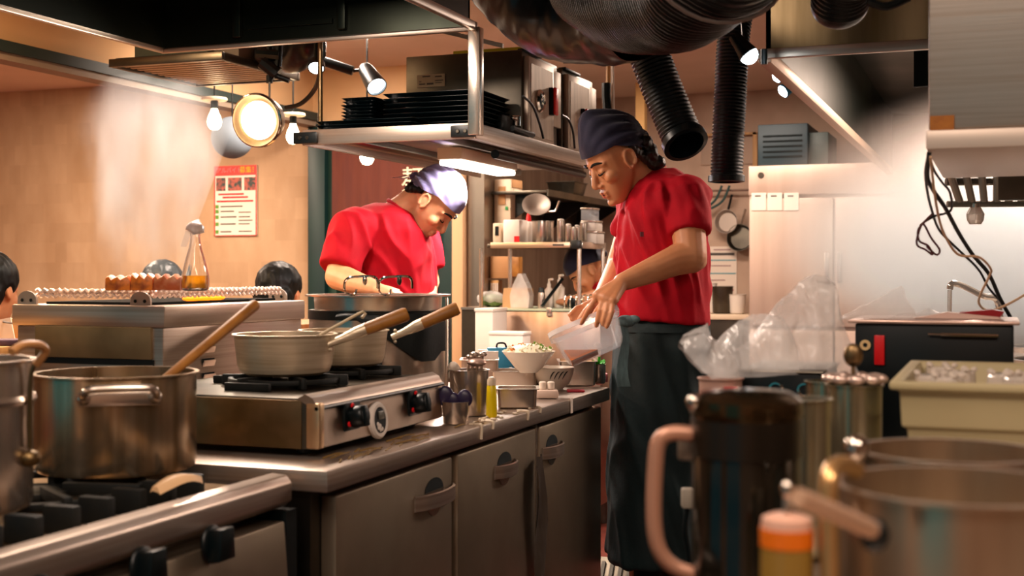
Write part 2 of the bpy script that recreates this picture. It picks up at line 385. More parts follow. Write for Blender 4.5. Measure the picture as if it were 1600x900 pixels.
# ------------------------------------------------------------------ exhaust hood over the range (left) with two posts and a hanging steel shelf
hd = thing('exhaust_hood', 'large dark exhaust hood with a bright steel rim above the gas range and grill', 'hood', (-2.09, 2.0, 1.93))
x0, x1, y0, y1, zr = -2.66, -1.53, .35, 3.66, 1.95
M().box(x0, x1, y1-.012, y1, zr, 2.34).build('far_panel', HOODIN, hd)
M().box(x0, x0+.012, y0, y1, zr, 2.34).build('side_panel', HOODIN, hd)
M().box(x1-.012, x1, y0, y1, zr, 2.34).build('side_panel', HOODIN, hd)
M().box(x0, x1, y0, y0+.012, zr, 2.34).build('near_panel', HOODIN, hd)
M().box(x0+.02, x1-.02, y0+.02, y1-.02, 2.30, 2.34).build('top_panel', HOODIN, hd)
for q in ((x0-.02, x1+.02, y1, y1+.02), (x0-.02, x1+.02, y0-.02, y0)):
    M().box(*q, zr-.012, zr+.016).build('rim', STEELX, hd, bevel=.004)
for q in ((x0-.02, x0, y0, y1), (x1, x1+.02, y0, y1)):
    M().box(*q, zr-.012, zr+.016).build('rim', STEELY, hd, bevel=.004)
for x in (-2.37, -1.98): M().box(x, x+.03, y1-.03, y1-.012, zr+.016, 2.3).build('seam', HOODIN, hd, bevel=.004)
M().box(-2.33, -2.0, y1-.024, y1-.012, zr+.04, zr+.055).build('drip_ledge', HOODIN, hd)
# shelf
sh = thing('hanging_shelf', 'stainless steel shelf hung on posts from the hood, holding trays and ovens', 'shelf', (-1.83, 4.4, 1.62))
sx0, sx1, sy0, sy1, sz = -2.14, -1.53, 3.70, 5.25, 1.635
M().box(sx0, sx1, sy0, sy1, sz, sz+.012).build('deck', STEELY, sh)
M().box(sx0, sx1, sy0-.006, sy0, sz-.028, sz+.022).build('front_lip', STEELX, sh, bevel=.002)
M().box(sx1, sx1+.006, sy0, sy1, sz-.028, sz+.022).build('side_lip', STEELY, sh, bevel=.002)
M().box(sx0-.006, sx0, sy0, sy1, sz-.028, sz+.022).build('side_lip', STEELY, sh, bevel=.002)
for x in (-1.98, -1.70): M().box(x-.03, x+.03, sy0+.02, sy1, sz-.022, sz).build('channel', STEELD, sh, bevel=.003)
for px in (740,):
    p = WY(740, 195, 3.665); M().box(p.x-.020, p.x+.020, 3.665, 3.70, sz-.02, 1.95).build('post', STEEL, sh, bevel=.003)
p = WY(500.5, 195, 3.74); M().tube([(p.x, 3.74, sz-.02), (p.x, 3.74, 1.97)], .008, 12).build('post', STEELG, sh)
for (xa, xb, y_) in ((sx0-.03, sx0+.06, sy0-.02), (sx1-.075, sx1+.01, sy0-.02)):
    br = M().box(xa, xb, y_, y_+.012, sz-.024, sz+.014).build('corner_bracket', BLACK, sh, bevel=.004)
    for k in (.3, .6): M().lathe(cyl_prof(.006, 0, .005, .001), (xa+(xb-xa)*k, y_+.001, sz-.005), 10, (0, -1, 0)).build('bolt', STEELD, br)
for k in (.02, .035): M().lathe(cyl_prof(.006, 0, .004, .001), (sx1+.006, sy0+k, sz-.003), 10, (1, 0, 0)).build('bolt', NOTHERE, sh)
# LED batten under the shelf
ld = thing('led_batten', 'white glowing light batten fixed under the hanging shelf', 'lamp', (-1.74, 4.25, 1.56))
M().box(-1.785, -1.695, 3.98, 4.52, 1.572, 1.613).build('housing', CREAMPL, ld, bevel=.004)
M().box(-1.78, -1.70, 3.985, 4.515, 1.553, 1.572).build('diffuser', LEDG, ld, bevel=.006)
# bar behind the batten
tag(M().tube([(-1.62, 4.1, 1.596), (-1.62, 5.1, 1.596)], .016, 12).build('shelf_rail', BLACKPL), 'dark round rail under the hanging shelf', 'rail')

# ------------------------------------------------------------------ dining side exhaust grille, its box and the clamp
gr = thing('exhaust_grille', 'flat slatted exhaust grille hanging under a grey box above the dining counter', 'vent', (-3.1, 4.55, 2.0))
M().box(-3.36, -2.86, 4.30, 4.86, 2.04, 2.06).build('plate', NOTHERE, gr)
for q in ((-3.38, -2.84, 4.28, 4.30), (-3.38, -2.84, 4.86, 4.88), (-3.38, -3.36, 4.30, 4.86), (-2.86, -2.84, 4.30, 4.86)):
    M().box(*q, 2.022, 2.055).build('frame_bar', STEELD, gr, bevel=.003)
sl = M().box(-.24, .24, -.010, .010, -.005, .005)
base = None
for i in range(12):
    y = 4.33+i*.046
    if base is None: base = sl.build('slat', mat('slat_steel', '#cdb795', .45, .5), gr, world=False, bevel=.002); base.location = (0, y-4.55, .032)
    else:
        c = base.copy(); COL.objects.link(c); c.location = (0, y-4.55, .032)
M().box(-3.36, -3.0, 4.42, 4.86, 2.06, 2.34).build('box', mat('grey_box', '#4d544a', .5), gr, bevel=.005)
M().box(-3.0, -2.88, 4.46, 4.8, 2.06, 2.34).build('side_box', mat('grey_box_pale', '#8d8176', .5), gr, bevel=.005)
# round black elbow duct next to it
tag(M().tube([W(400, 82, 5.3), W(435, 84, 5.3), W(460, 88, 5.2), W(474, 70, 5.1), W(476, 40, 5.1)], .068, 20, smooth=6).build('elbow_duct', DUCTP), 'short dark elbow duct behind the pendant spotlight', 'duct')
# pendant spotlight with clamp
ps = thing('pendant_spotlight', 'big round glowing spotlight hanging on a rod and clamp above the grill', 'lamp', W(405, 188, 4.5))
cpt = W(404, 188, 4.5); fdir = (-CF*.93-CU*.30-UP*.16).normalized()
M().lathe([(0, -.10), (.03, -.10), (.05, -.085), (.078, -.05), (.090, -.01), (.094, .012), (.090, .02), (.086, .012), (.070, -.005), (0, -.005)], cpt, 36, fdir).build('housing', STEELG, ps)
M().lathe([(0, 0), (.068, 0), (.066, .006), (.04, .012), (0, .014)], cpt, 36, fdir).build('glowing_lens', LAMPG, ps)
M().tube([(cpt+fdir*.012+Vector(q)) for q in [((CU*math.cos(t)+UP*math.sin(t))-(CU*math.cos(t)+UP*math.sin(t)).dot(fdir)*fdir).normalized()*.092 for t in [i*math.pi/18 for i in range(36)]]], .005, 8, closed=True).build('rim', CHROME, ps)
M().tube([W(421, 154, 4.55), W(421, 128, 4.55)], .004, 8).build('rod', STEELD, ps)
lsp = bpy.data.lights.new('spotlight_beam', 'SPOT'); lsp.energy = 45; lsp.spot_size = 2.2; lsp.spot_blend = .6; lsp.shadow_soft_size = .06; lsp.color = (1, .86, .70)
lso = bpy.data.objects.new('spotlight_beam', lsp); COL.objects.link(lso); lso.location = cpt+fdir*.03; lso.rotation_euler = (fdir-UP*.35).to_track_quat('-Z', 'Y').to_euler()
for i, (pa, pb, r) in enumerate((((421, 130), (421, 118), .012), ((410, 97), (434, 116), .026), ((402, 84), (437, 87), .022), ((430, 118), (452, 126), .010), ((436, 70), (434, 104), .014))):
    M().tube([W(*pa, 4.58), W(*pb, 4.58)], r, 10).build('clamp', BLACK, ps)
M().tube([W(421, 110, 4.58), W(421, -20, 4.58)], .012, 10).build('stem', BLACK, ps)
M().tube([W(447, 168, 4.62), W(470, 162, 4.55), W(490, 142, 4.45), W(499, 118, 4.33), W(500, 90, 4.33)], .008, 8, smooth=8).build('cable', BLACKPL, ps)
# bare bulbs along the beam
for i, (px, py, lab) in enumerate(((335, 186, 'bare glowing bulb hanging from the beam beside the round spotlight, over the smoke'), (458, 209, 'bare glowing bulb hanging from the beam between spotlight and pipe'), (573.5, 241, 'bare glowing bulb put in for a reflected bulb before the brown door curtain'))):  # third bulb stands in for a reflection over the curtain
    d = (6.0, 6.25, 6.0)[i]; p = W(px, py, d)
    t = thing('pendant_bulb', lab, 'bulb', p, 'bare bulbs under the beam')
    M().lathe([(0, -.052), (.02, -.047), (.031, -.03), (.034, -.012), (.028, .012), (.018, .035), (.014, .05), (0, .05)], p, 20).build('bulb', BULBG, t)
    M().lathe(cyl_prof(.018, .048, .085, .003), p, 16).build('socket', BLACKPL, t)
    M().lathe(cyl_prof(.06, .086, .10, .003), p, 20).build('canopy', CREAMPL, t)
    M().tube([p+V(0, 0, .1), (p.x, p.y, 2.35)], .004, 6).build('stem', BLACKPL, t)
# grey-blue globe added to stand in for the spotlight's round shadow
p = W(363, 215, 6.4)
gs = thing('shadow_globe', 'grey-blue globe standing in for the spotlight shadow on the beige wall', 'shadow stand-in', p)
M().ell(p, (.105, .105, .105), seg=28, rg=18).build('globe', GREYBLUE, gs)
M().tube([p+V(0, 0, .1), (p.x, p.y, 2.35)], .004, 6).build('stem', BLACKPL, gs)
# track spotlight
def spot_light(name, lab, p0, p1, hp, hq, rad, d, m=SPOTG):
    t = thing(name, lab, 'spotlight', W(*p0, d))
    M().tube([W(*p0, d), W(*p1, d)], .019*d/5, 12).build('arm', BLACKPL, t)
    M().tube([W(*p1, d), W(*hp, d)], .007, 8).build('joint', BLACKPL, t)
    a_, b2 = W(*hp, d), W(*hq, d-.08); ax = (b2-a_).normalized(); L = (b2-a_).length
    hd_ = M().lathe([(0, -.01), (rad*.6, -.01), (rad*.75, .01), (rad, L-.01), (rad, L), (rad*.9, L), (rad*.85, L-.012), (0, L-.012)], a_, 20, ax).build('head', BLACKPL, t)
    M().lathe([(0, L-.010), (rad*.84, L-.010), (rad*.5, L+.004), (0, L+.008)], a_, 20, ax).build('glowing_lens', m, hd_)
    M().tube([W(*p0, d), V(*W(*p0, d).xy, 2.35)], .010, 8).build('stem', BLACKPL, t)
    return t
spot_light('track_spotlight', 'black spotlight with a lit lens reaching out above the tray stacks', (506, 96), (552, 111), (571, 108), (589, 136), .046, 5.6)
p = W(494, 106, 4.9); t = thing('track_spotlight', 'small lit spotlight half hidden behind the rusty pipe', 'spotlight', p)
M().lathe([(0, -.03), (.03, -.03), (.034, 0), (.028, .002), (0, .002)], p, 18, (-CF*.6-UP*.7)).build('head', BLACKPL, t)
M().lathe([(0, .002), (.028, .002), (.018, .01), (0, .013)], p, 18, (-CF*.6-UP*.7)).build('glowing_lens', SPOTG, t)
M().tube([p+V(0, 0, .02), V(p.x, p.y, 2.35)], .008, 8).build('stem', BLACKPL, t)

# ------------------------------------------------------------------ right hood
rh = thing('steam_hood', 'long steel hood with a pale rim above the steaming noodle boiler', 'hood', (.2, 5, 1.72))
hx0, hx1, hy0, hy1, hz = -.53, .95, 3.14, 7.0, 1.72
M().box(hx0, hx1, hy0, hy0+.012, hz, 2.34).build('front_panel', HOODPL, rh)
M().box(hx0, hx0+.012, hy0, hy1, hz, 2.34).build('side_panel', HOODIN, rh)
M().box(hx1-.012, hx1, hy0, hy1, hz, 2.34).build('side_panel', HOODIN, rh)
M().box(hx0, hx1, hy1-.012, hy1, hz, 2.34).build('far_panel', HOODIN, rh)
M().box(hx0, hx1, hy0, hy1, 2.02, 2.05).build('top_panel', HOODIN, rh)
M().box(hx0-.018, hx1+.018, hy0-.018, hy0, hz-.012, hz+.012).build('rim', STEELX, rh, bevel=.003)
M().box(hx0-.018, hx0+.014, hy0, hy1, hz-.02, hz+.012).build('rim', mat('rim_pale', '#c2a893', .4, .6), rh, bevel=.003)
M().box(hx1, hx1+.018, hy0, hy1, hz-.012, hz+.012).build('rim', STEELY, rh, bevel=.003)
p = W(1194, 90, 3.05); M().tube([p+V(0, 0, .02), p-V(0, 0, .016)], .008, 10).build('drain_cock', BLACK, rh)
for i, y in enumerate((3.9, 4.6)): M().box(hx0+.3+i*.12, hx0+.44+i*.12, y, y+.02, hz+.01, 2.02).build('baffle', NOTHERE, rh)
lt = thing('hood_lamp', 'yellowish lamp shining inside the steam hood', 'lamp', (.15, 4.9, 1.95))
M().box(-.02, .32, 4.25, 5.55, 1.965, 2.015).build('housing', STEEL, lt, bevel=.01)
M().box(0, .30, 4.28, 5.52, 1.945, 1.965).build('diffuser', mat('hood_glow', '#ffd9a8', .5, emit=2.2, ecol='#ffca90'), lt, bevel=.006)
# near right unit: a tall steel cabinet hanging over the pass
ru = thing('overhead_cabinet', 'tall brushed steel cabinet hanging over the pass, orange sticker on its corner', 'cabinet', (.35, 2.7, 1.4))
bx0, bx1, by0, by1, bz = WX(1450, 237, -.112).x, 1.0, 2.31, 3.02, 1.40
M().box(bx0, bx1, by0, by1, bz+.034, 2.34).build('body', STEELX, ru, bevel=.004)
M().box(bx0-.004, bx1, by0-.006, by1, bz, bz+.033).build('bottom_trim', mat('trim_bright', '#e0cdbd', .4, .3), ru, bevel=.003)
q0 = WY(1453, 205, by0); q1 = WY(1491, 180, by0)
M().box(q0.x, q1.x, by0-.002, by0, q0.z, q1.z).build('sticker', ORANGEST, ru)
rk = thing('filter_rack', 'row of grey grease filter bars under the back of the steel cabinet', 'rack', (.3, 3.1, 1.36))
for i in range(7):
    px = 1486+i*24; p = W(px, 283, 3.22); q = W(px+14-i*5, 316, 3.22)
    M().tube([p+V(0, 0, .012), q], .0095, 10).build('bar', mat('bar_pale', '#b3a696', .4, .4) if 'bar_pale' not in MATS else MATS['bar_pale'], rk)
M().tube([W(1480, 319, 3.22), W(1700, 318, 3.22)], .008, 8).build('rail', mat('rail_pale', '#8d8b80', .5, .5), rk)
M().tube([W(1478, 284, 3.24), W(1700, 282, 3.24)], .010, 8).build('rail', STEELD, rk)
M().box(-.0, .9, 3.24, 3.27, 1.36, 1.72).build('back_plate', STEELD, rk)
p = W(1524, 338, 3.22); t = thing('glass_lamp', 'faceted clear glass lamp cover below the filter bars', 'lamp cover', p)
M().lathe([(0, -.02), (.014, -.02), (.02, -.01), (.022, .006), (.016, .018), (.012, .024), (0, .024)], p, 8).build('glass_cover', mat('frosted_bulb', '#e8d9cc', .2, trans=.5), t, 0)
M().lathe(cyl_prof(.013, .02, .034, .002), p, 12).build('socket', STEEL, t)
# ================================================================== the cooking line on the left
# refrigerated counter with doors
cb = thing('counter_fridge', 'low stainless counter fridge with hinged doors and bow handles under the worktop', 'cabinet', (-1.4, 2.85, 0))
M().box(-1.75, -1.115, 1.95, 3.60, .10, .81).build('body', STEELD, cb)
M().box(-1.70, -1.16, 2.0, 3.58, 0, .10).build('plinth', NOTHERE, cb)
def fdoor(ya, yb, hy, hl):
    d = M().box(-1.115, -1.083, ya, yb, .13, .798).build('door', DOORST, cb, bevel=.005)
    # flat pull cup, recess shade painted dark above a bright half; bow handle
    pc = []
    for t in [i*math.pi/16 for i in range(17)]:
        pc.append(V(-1.0825, hy-.045*math.cos(t), .742-.052*math.sin(t)))
    M().prism(pc, (.0010, 0, 0)).build('pull_cup', STEEL, d)
    pc = [V(-1.0825, hy+.045*math.cos(t), .742+.026*math.sin(t)) for t in [i*math.pi/12 for i in range(13)]]
    M().prism(pc, (.0008, 0, 0)).build('pull_shade', NOTHERE, d)
    pts = [V(-1.083+.022*math.sin(math.pi*i/12)**.6, hy-hl/2+hl*i/12, .728) for i in range(13)]
    m = M(); m.loft([[p+V(0, 0, -.016), p+V(.004, 0, -.014), p+V(.004, 0, .014), p+V(0, 0, .016)] for p in pts]); m.build('handle', STEELY, d, 40)
    return d
fdoor(1.985, 2.495, 2.40, .19); fdoor(2.525, 3.02, 2.80, .13); fdoor(3.05, 3.585, 3.14, .15)
M().box(-1.10, -1.084, 3.025, 3.032, .1, .806).build('corner_strip', STEEL, cb)
wt = M().box(-1.76, -1.07, 1.93, 3.63, .812, .85).build('worktop', STEELY, None, bevel=.004)
tag(wt, 'stained stainless worktop carrying the table stove, stock pot and bowls', 'worktop')
# dribbles and crumbs on the worktop
EGG = mat('egg_dribble', '#d8c6ac', .5); NOOD = mat('noodle_scraps', '#7d5f28', .5)
ty = thing('noodle_scraps', 'yellowish food scraps and dribbles along the worktop edge before the table stove', 'food scraps', (-1.12, 2.4, .85)); ty['kind'] = 'stuff'
m = M()
for i in range(26):
    y = 2.02+random.random()*.62; x = -1.085-random.random()*.07
    p = V(x, y, .8515); q = p+V(random.uniform(-.02, .02), random.uniform(.01, .06), random.uniform(0, .004)); m.tube([p, (p+q)/2+V(.004, 0, .003), q], .0016, 5)
m.build('scraps', NOOD, ty); ty.children[0]['kind'] = 'stuff'
m = M()
for y, l in ((2.63, .03), (2.70, .016), (2.93, .02), (3.02, .012)):
    m.tube([(-1.10, y, .851), (-1.073, y-.004, .8515), (-1.0685, y-.006, .846), (-1.0685, y-.01, .85-l)], .0035, 6, smooth=3)
for i in range(30):
    m.ell((-1.075-random.random()*.05, 2.62+random.random()*.45, .852), (.005, .008, .003), seg=6, rg=5)
m.build('dribble', EGG, ty)['kind'] = 'stuff'

# low gas range at the near left
lr = thing('gas_range', 'low built-in gas range with black burner grates and two black knobs, under the stew pots', 'range', (-1.45, 1.2, 0))
M().box(-1.78, -1.17, .25, 1.90, .10, .80).build('body', STEELD, lr)
M().box(-1.78, -1.16, .25, 1.90, .80, .822).build('top_pan', STEELG, lr, bevel=.004)
m = M(); m.loft([[V(-1.165, y, .795), V(-1.125, y, .795), V(-1.112, y, .806), V(-1.112, y, .836), V(-1.122, y, .848), V(-1.150, y, .850), V(-1.165, y, .84)] for y in (.25, 1.885)])
m.build('front_rail', STEELY, lr, 50, bevel=.003)
m = M(); m.loft([[V(-1.17, y, .60), V(-1.098, y, .60), V(-1.112, y, .775), V(-1.17, y, .775)] for y in (.25, 1.86)]); fp = m.build('control_panel', DOORST, lr, 30, bevel=.003)
for (px, py) in ((331, 850), (222, 886), (60, 935)):
    p = WX(px, py, -1.108); kb = M()
    kb.lathe([(0, 0), (.030, 0), (.029, .005), (.025, .007), (0, .007)], p, 24, (1, 0, .1)); kb.prism([p+V(.006, -.022, -.024), p+V(.006, .022, -.024), p+V(.006, .018, .024), p+V(.006, -.014, .024)], V(.022, 0, .002))
    kb.build('knob', BLACKPL, lr, bevel=.002)
M().box(-1.15, -1.10, .25, 1.86, .545, .562).build('handle_bar', STEELY, lr, bevel=.006)
M().box(-1.13, -1.10, .25, 1.84, .12, .53).build('oven_door', DOORST, lr, bevel=.004)
M().box(-1.17, -1.112, 1.865, 1.90, .1, .79).build('end_post', BLACK, lr)
gt = M()
def grate(cx, cy, par, R=.17, z=.85):
    g = M(); g.lathe([(R-.012, z-.012), (R, z-.012), (R, z), (R-.012, z), (R-.012, z-.012)], (cx, cy, 0), 28)
    g.lathe([(.05, z-.016), (.06, z-.016), (.06, z-.004), (.05, z-.004), (.05, z-.016)], (cx, cy, 0), 20)
    for k in range(8):
        t = k*math.pi/4+.2; u = V(math.cos(t), math.sin(t), 0); g.obox(V(cx, cy, z-.002)+u*.115, u, UP.cross(u), UP, .13, .013, .02)
    return g
for cy in (1.63, 1.12, .62):
    g = grate(-1.43, cy, lr).build('burner_grate', IRON, lr, bevel=.002)
    M().lathe([(0, .822), (.05, .822), (.05, .838), (.035, .846), (0, .846)], (-1.43, cy, 0), 24).build('burner', IRON, g)
for i in range(7):
    y = 1.30+i*.075
    M().box(-1.26, -1.205, y, y+.018, .822, .862).build('grate_finger', IRON, lr, bevel=.003)
# white spill of food on the rail
p = WZ(296, 772, .85); t = thing('onion_peel', 'pale curled scrap of food lying on the range rail', 'food scrap', p)
rg = []
for i in range(9):
    u = i/8; w = .014*math.sin(math.pi*(.15+.8*u))+.003
    c0 = p+V(-.03, -.045, .004)+V(.012*u, .10*u, .012*math.sin(3*u))
    rg.append([c0+V(-w, 0, .003), c0+V(-w*.5, 0, .012), c0+V(w*.5, 0, .012), c0+V(w, 0, .001), c0+V(w*.5, 0, .004), c0+V(-w*.5, 0, .006)])
M().loft(rg).build('peel', mat('onion', '#dcb487', .4), t, 60)

# ------------------------------------------------------------------ pots on the range
def stockpot(name, lab, c, r, h, z, m=STEEL):
    t = thing(name, lab, 'pot', (c[0], c[1], z))
    M().lathe(pot_prof(r, h, .003, .005), (c[0], c[1], z), 56).build('body', m, t)
    return t
def loop_handle(t, c, r, z, ang, w=.055, out=.038, rad=.006, m=STEEL):
    u = V(math.cos(ang), math.sin(ang), 0); s = UP.cross(u); c = Vector((c[0], c[1], z))
    b0 = c+u*r
    h_ = M().tube([b0-s*w+V(0, 0, -.012), b0-s*w+u*out*.7+V(0, 0, -.004), b0-s*w*.75+u*out+V(0, 0, .006), b0+s*w*.75+u*out+V(0, 0, .006), b0+s*w+u*out*.7+V(0, 0, -.004), b0+s*w+V(0, 0, -.012)], rad, 10, smooth=6).build('handle', m, t)
    for k in (-1, 1):
        M().ell(b0+s*w*k+V(0, 0, -.012), (.012, .012, .012), seg=12, rg=8).build('handle_mount', m, h_)
    M().obox(b0+V(0, 0, -.014)+u*.001, s, UP, u, w*2.3, .022, .004).build('bracket', m, h_, bevel=.001)
POT = mat('pot_steel', '#d2bea4', .24, .9, '#8f7858', nscale=2.6, stretch=(9, 9, .12), bump=.22, bscale=5, rvar=.10)  # vertical colour streaks paint in the pot's reflections
pc = V(-1.405, 1.80, .855)
sp = stockpot('stew_pot', 'wide stainless stew pot with loop handles and a ladle in it, on the near burner', pc, .133, .165, .855, POT)
loop_handle(sp, pc, .133, 1.0, math.radians(-50)); loop_handle(sp, pc, .133, 1.0, math.radians(130))
M().lathe([(0, .13), (.128, .13), (.128, .118), (0, .118)], pc, 40).build('stew', mat('stew_dark', '#1c140c', .25), sp)
p0 = WX(280, 574, -1.36); la = thing('ladle', 'wooden-handled ladle leaning in the stew pot', 'ladle', (-1.36, 1.83, .98))
a1, a2 = W(279, 575, 2.16), W(400, 475, 2.30); dr = (a2-a1).normalized()
M().tube([a1-dr*.055, a1+dr*.02, a2-dr*.004, a2], [.0075, .0085, .0105, .009], 12).build('handle', WOODH, la)
M().ell(a1-dr*.06, (.024, .024, .012), seg=16, rg=8).build('bowl', STEEL, la)
pc2 = V(-1.375, 1.405, .855)
sp2 = stockpot('tall_pot', 'tall pale stainless pot cut by the picture edge at the near end of the range', pc2, .106, .212, .855, STEEL)
M().lathe([(.103, .150), (.109, .150), (.111, .156), (.109, .162), (.103, .162)], pc2, 48).build('band', STEEL, sp2)
loop_handle(sp2, pc2, .106, 1.02, math.radians(-150))
lq = thing('soup_ladle', 'steel ladle with a curled brown hook handle hanging on the tall pot', 'ladle', W(45, 575, 1.75))
M().tube([W(18, 550, 1.72), W(34, 540, 1.74), W(52, 538, 1.76), W(66, 541, 1.78), W(71, 549, 1.79), W(64, 560, 1.79), W(56, 570, 1.79)], .0058, 10, smooth=6).build('hook', mat('tan_handle', '#b9834e', .4), lq)
M().tube([W(58, 566, 1.79), W(48, 590, 1.79), W(46, 700, 1.79)], .0035, 8, smooth=5).build('shaft', STEELG, lq)
M().ell(W(46, 716, 1.79), (.016, .016, .012), seg=14, rg=8).build('bowl', STEELG, lq)
# ------------------------------------------------------------------ table stove
ts = thing('table_stove', 'two-burner stainless table stove with a steel timer dial on its front', 'stove', (-1.4, 2.34, .85))
fx, ya, yb, zt = -1.175, 2.06, 2.62, .958
m = M(); pr = [(-1.62, .865), (fx+.012, .865), (fx, .935), (fx-.004, .948), (fx-.02, zt), (-1.62, zt)]
m.loft([[V(x, y, z) for x, z in pr] for y in (ya, yb)]); m.build('body', STEELD, ts, 40, bevel=.002)
for y0_, y1_ in ((ya-.003, ya), (yb, yb+.003)): M().box(-1.62, fx-.02, y0_, y1_, .865, zt-.004).build('side_panel', STEELG, ts, bevel=.001)
m = M(); m.loft([[V(fx+.016, y, .868), V(fx+.012, y, .868), V(fx, y, .934), V(fx+.004, y, .936)] for y in (ya+.02, yb-.004)]); m.build('front_panel', mat('stove_front', '#b39c8a', .38, 1, '#a48c7a', nscale=4, bump=.03, bscale=90), ts, 30)
m = M(); m.loft([[V(fx-.03, y, .957), V(fx-.012, y, .966), V(fx+.004, y, .958), V(fx+.012, y, .944), V(fx+.006, y, .940), V(fx-.004, y, .944)] for y in (ya-.002, yb+.002)]); m.build('front_roll', STEELY, ts, 60)
M().tube([(fx+.012, ya-.004, .940), (fx+.012, yb+.004, .940)], .004, 8).build('drip_rail', BLACK, ts)
M().box(fx-.01, fx+.018, ya-.004, ya+.018, .866, .95).build('corner_post', mat('post_bright', '#d6b48e', .35, .9), ts, bevel=.004)
for (px, py) in ((546, 651), (645, 630)):
    p = WX(px, py, fx+.008)
    esc = M().obox(p+V(.003, 0, .002), (0, 1, 0), (0, 0, 1), (1, 0, 0), .064, .056, .01).build('knob_plate', BLACKPL, ts, bevel=.004)
    kb = M(); kb.lathe([(0, 0), (.022, 0), (.021, .022), (.018, .028), (0, .028)], p+V(.008, 0, 0), 20, (1, 0, .15)); kb.obox(p+V(.03, 0, .003), (1, 0, .15), (0, 1, 0), (-.15, 0, 1), .018, .014, .040)
    kb.build('knob', BLACKPL, esc, bevel=.002)
    for k, (dy, dz) in enumerate(((-.006, .022), (-.018, -.012))):
        M().lathe(cyl_prof(.0055, 0, .004, .001), p+V(.008, dy, dz), 10, (1, 0, 0)).build('red_dot', REDPL, esc)
p = WX(585, 657, fx+.008); tm = thing('kitchen_timer', 'round white kitchen timer with dark face stuck to the table stove front', 'timer', p)
M().lathe([(0, 0), (.034, 0), (.037, .004), (.037, .010), (.033, .014), (.027, .014), (.026, .012), (0, .012)], p, 36, (1, 0, .1)).build('case', WHITE_M, tm)
M().lathe([(0, .0122), (.026, .0122), (.0255, .0132), (0, .0132)], p, 30, (1, 0, .1)).build('face', BLACKPL, tm)
M().obox(p+V(.014, .004, .011), (0, 1, 0), (-.1, 0, 1), (1, 0, .1), .024, .016, .002).build('screen', mat('lcd', '#5c5a50', .3), tm, bevel=.001)
for dy, dz in ((-.012, -.006), (-.010, -.013), (-.002, -.018), (.006, -.017), (-.003, -.010)):
    M().lathe(cyl_prof(.0045, 0, .004, .001), p+V(.012, dy, dz), 10, (1, 0, .1)).build('button', WHITE_M, tm)
def trivet(cx, cy):
    g = M(); R = .115; z = .978
    g.lathe([(R-.01, z-.012), (R, z-.012), (R, z-.002), (R-.01, z-.002), (R-.01, z-.012)], (cx, cy, 0), 28)
    for k in range(6):
        t = k*math.pi/3+.3; u = V(math.cos(t), math.sin(t), 0); g.obox(V(cx, cy, z-.008)+u*.085, u, UP.cross(u), UP, .09, .011, .022)
    o = g.build('trivet', IRON, ts, bevel=.002)
    M().lathe([(0, zt), (.045, zt), (.045, zt+.008), (.03, zt+.014), (0, zt+.014)], (cx, cy, 0), 24).build('burner', IRON, o)
pa = V(-1.365, 2.285, .981); pb = V(-1.37, 2.545, .981)
trivet(pa.x, pa.y); trivet(pb.x, pb.y)
for cx, cy in ((pa.x, pa.y-.14), (pa.x-.12, pa.y)): M().box(cx-.05, cx+.05, cy-.006, cy+.006, zt, zt+.016).build('support', IRON, ts, bevel=.002)
for x in (-1.58, -1.22):
    for y in (ya+.05, yb-.05): M().lathe(cyl_prof(.014, .85, .866, .002), (x, y, 0), 12).build('foot', RUBBER, ts)
# saucepans
def saucepan(lab, c, r, h, hs, he, wood0):
    t = thing('saucepan', lab, 'saucepan', c, 'hammered saucepans on the table stove')
    M().lathe(pot_prof(r, h, .003, .004, .93, .02), c, 56).build('body', ALU, t)
    d = (he-hs).normalized()
    M().tube([hs-d*.012, hs+d*.02, wood0-d*.004, wood0+d*.012], [.007, .0085, .0125, .0128], 14).build('ferrule', ALU, t)
    M().tube([wood0+d*.006, wood0+d*.012, he-d*.006, he], [.0118, .0128, .0150, .0125], 14).build('handle', WOODH, t)
    for k in (-1, 1): M().ell(hs+UP*.012*k-d*.004, (.004, .004, .004), seg=8, rg=6).build('rivet', ALU, t)
    return t
dA = 2.60; dB = 2.84
s1 = saucepan('spun aluminium saucepan with brown wooden handle on the near burner, chopsticks in it', pa, .103, .083, W(518, 536, dA-.01), W(637, 490, dA+.02), W(562, 518, dA))
s2 = saucepan('spun aluminium saucepan with brown wooden handle on the far burner, behind the other', pb, .098, .080, W(620, 524, dB-.03), W(716, 481, dB-.02), W(652, 509, dB-.03))
for o, c in ((s1, pa), (s2, pb)): M().lathe([(0, .060), (.094, .060), (.094, .052), (0, .052)], c, 36).build('broth', mat('broth_'+o.name, '#5a3a1c', .15), o)
ct = thing('whisk_stick', 'thin pale stick leaning in the near saucepan', 'stick', W(500, 520, 2.62))
M().tube([W(499, 524, 2.56), W(560, 490, 2.60), W(567, 487, 2.60), W(571, 490, 2.60), W(566, 496, 2.59)], [.0035, .003, .0028, .0028, .0035], 8).build('stick', mat('pale_stick', '#c8b490', .4), ct)

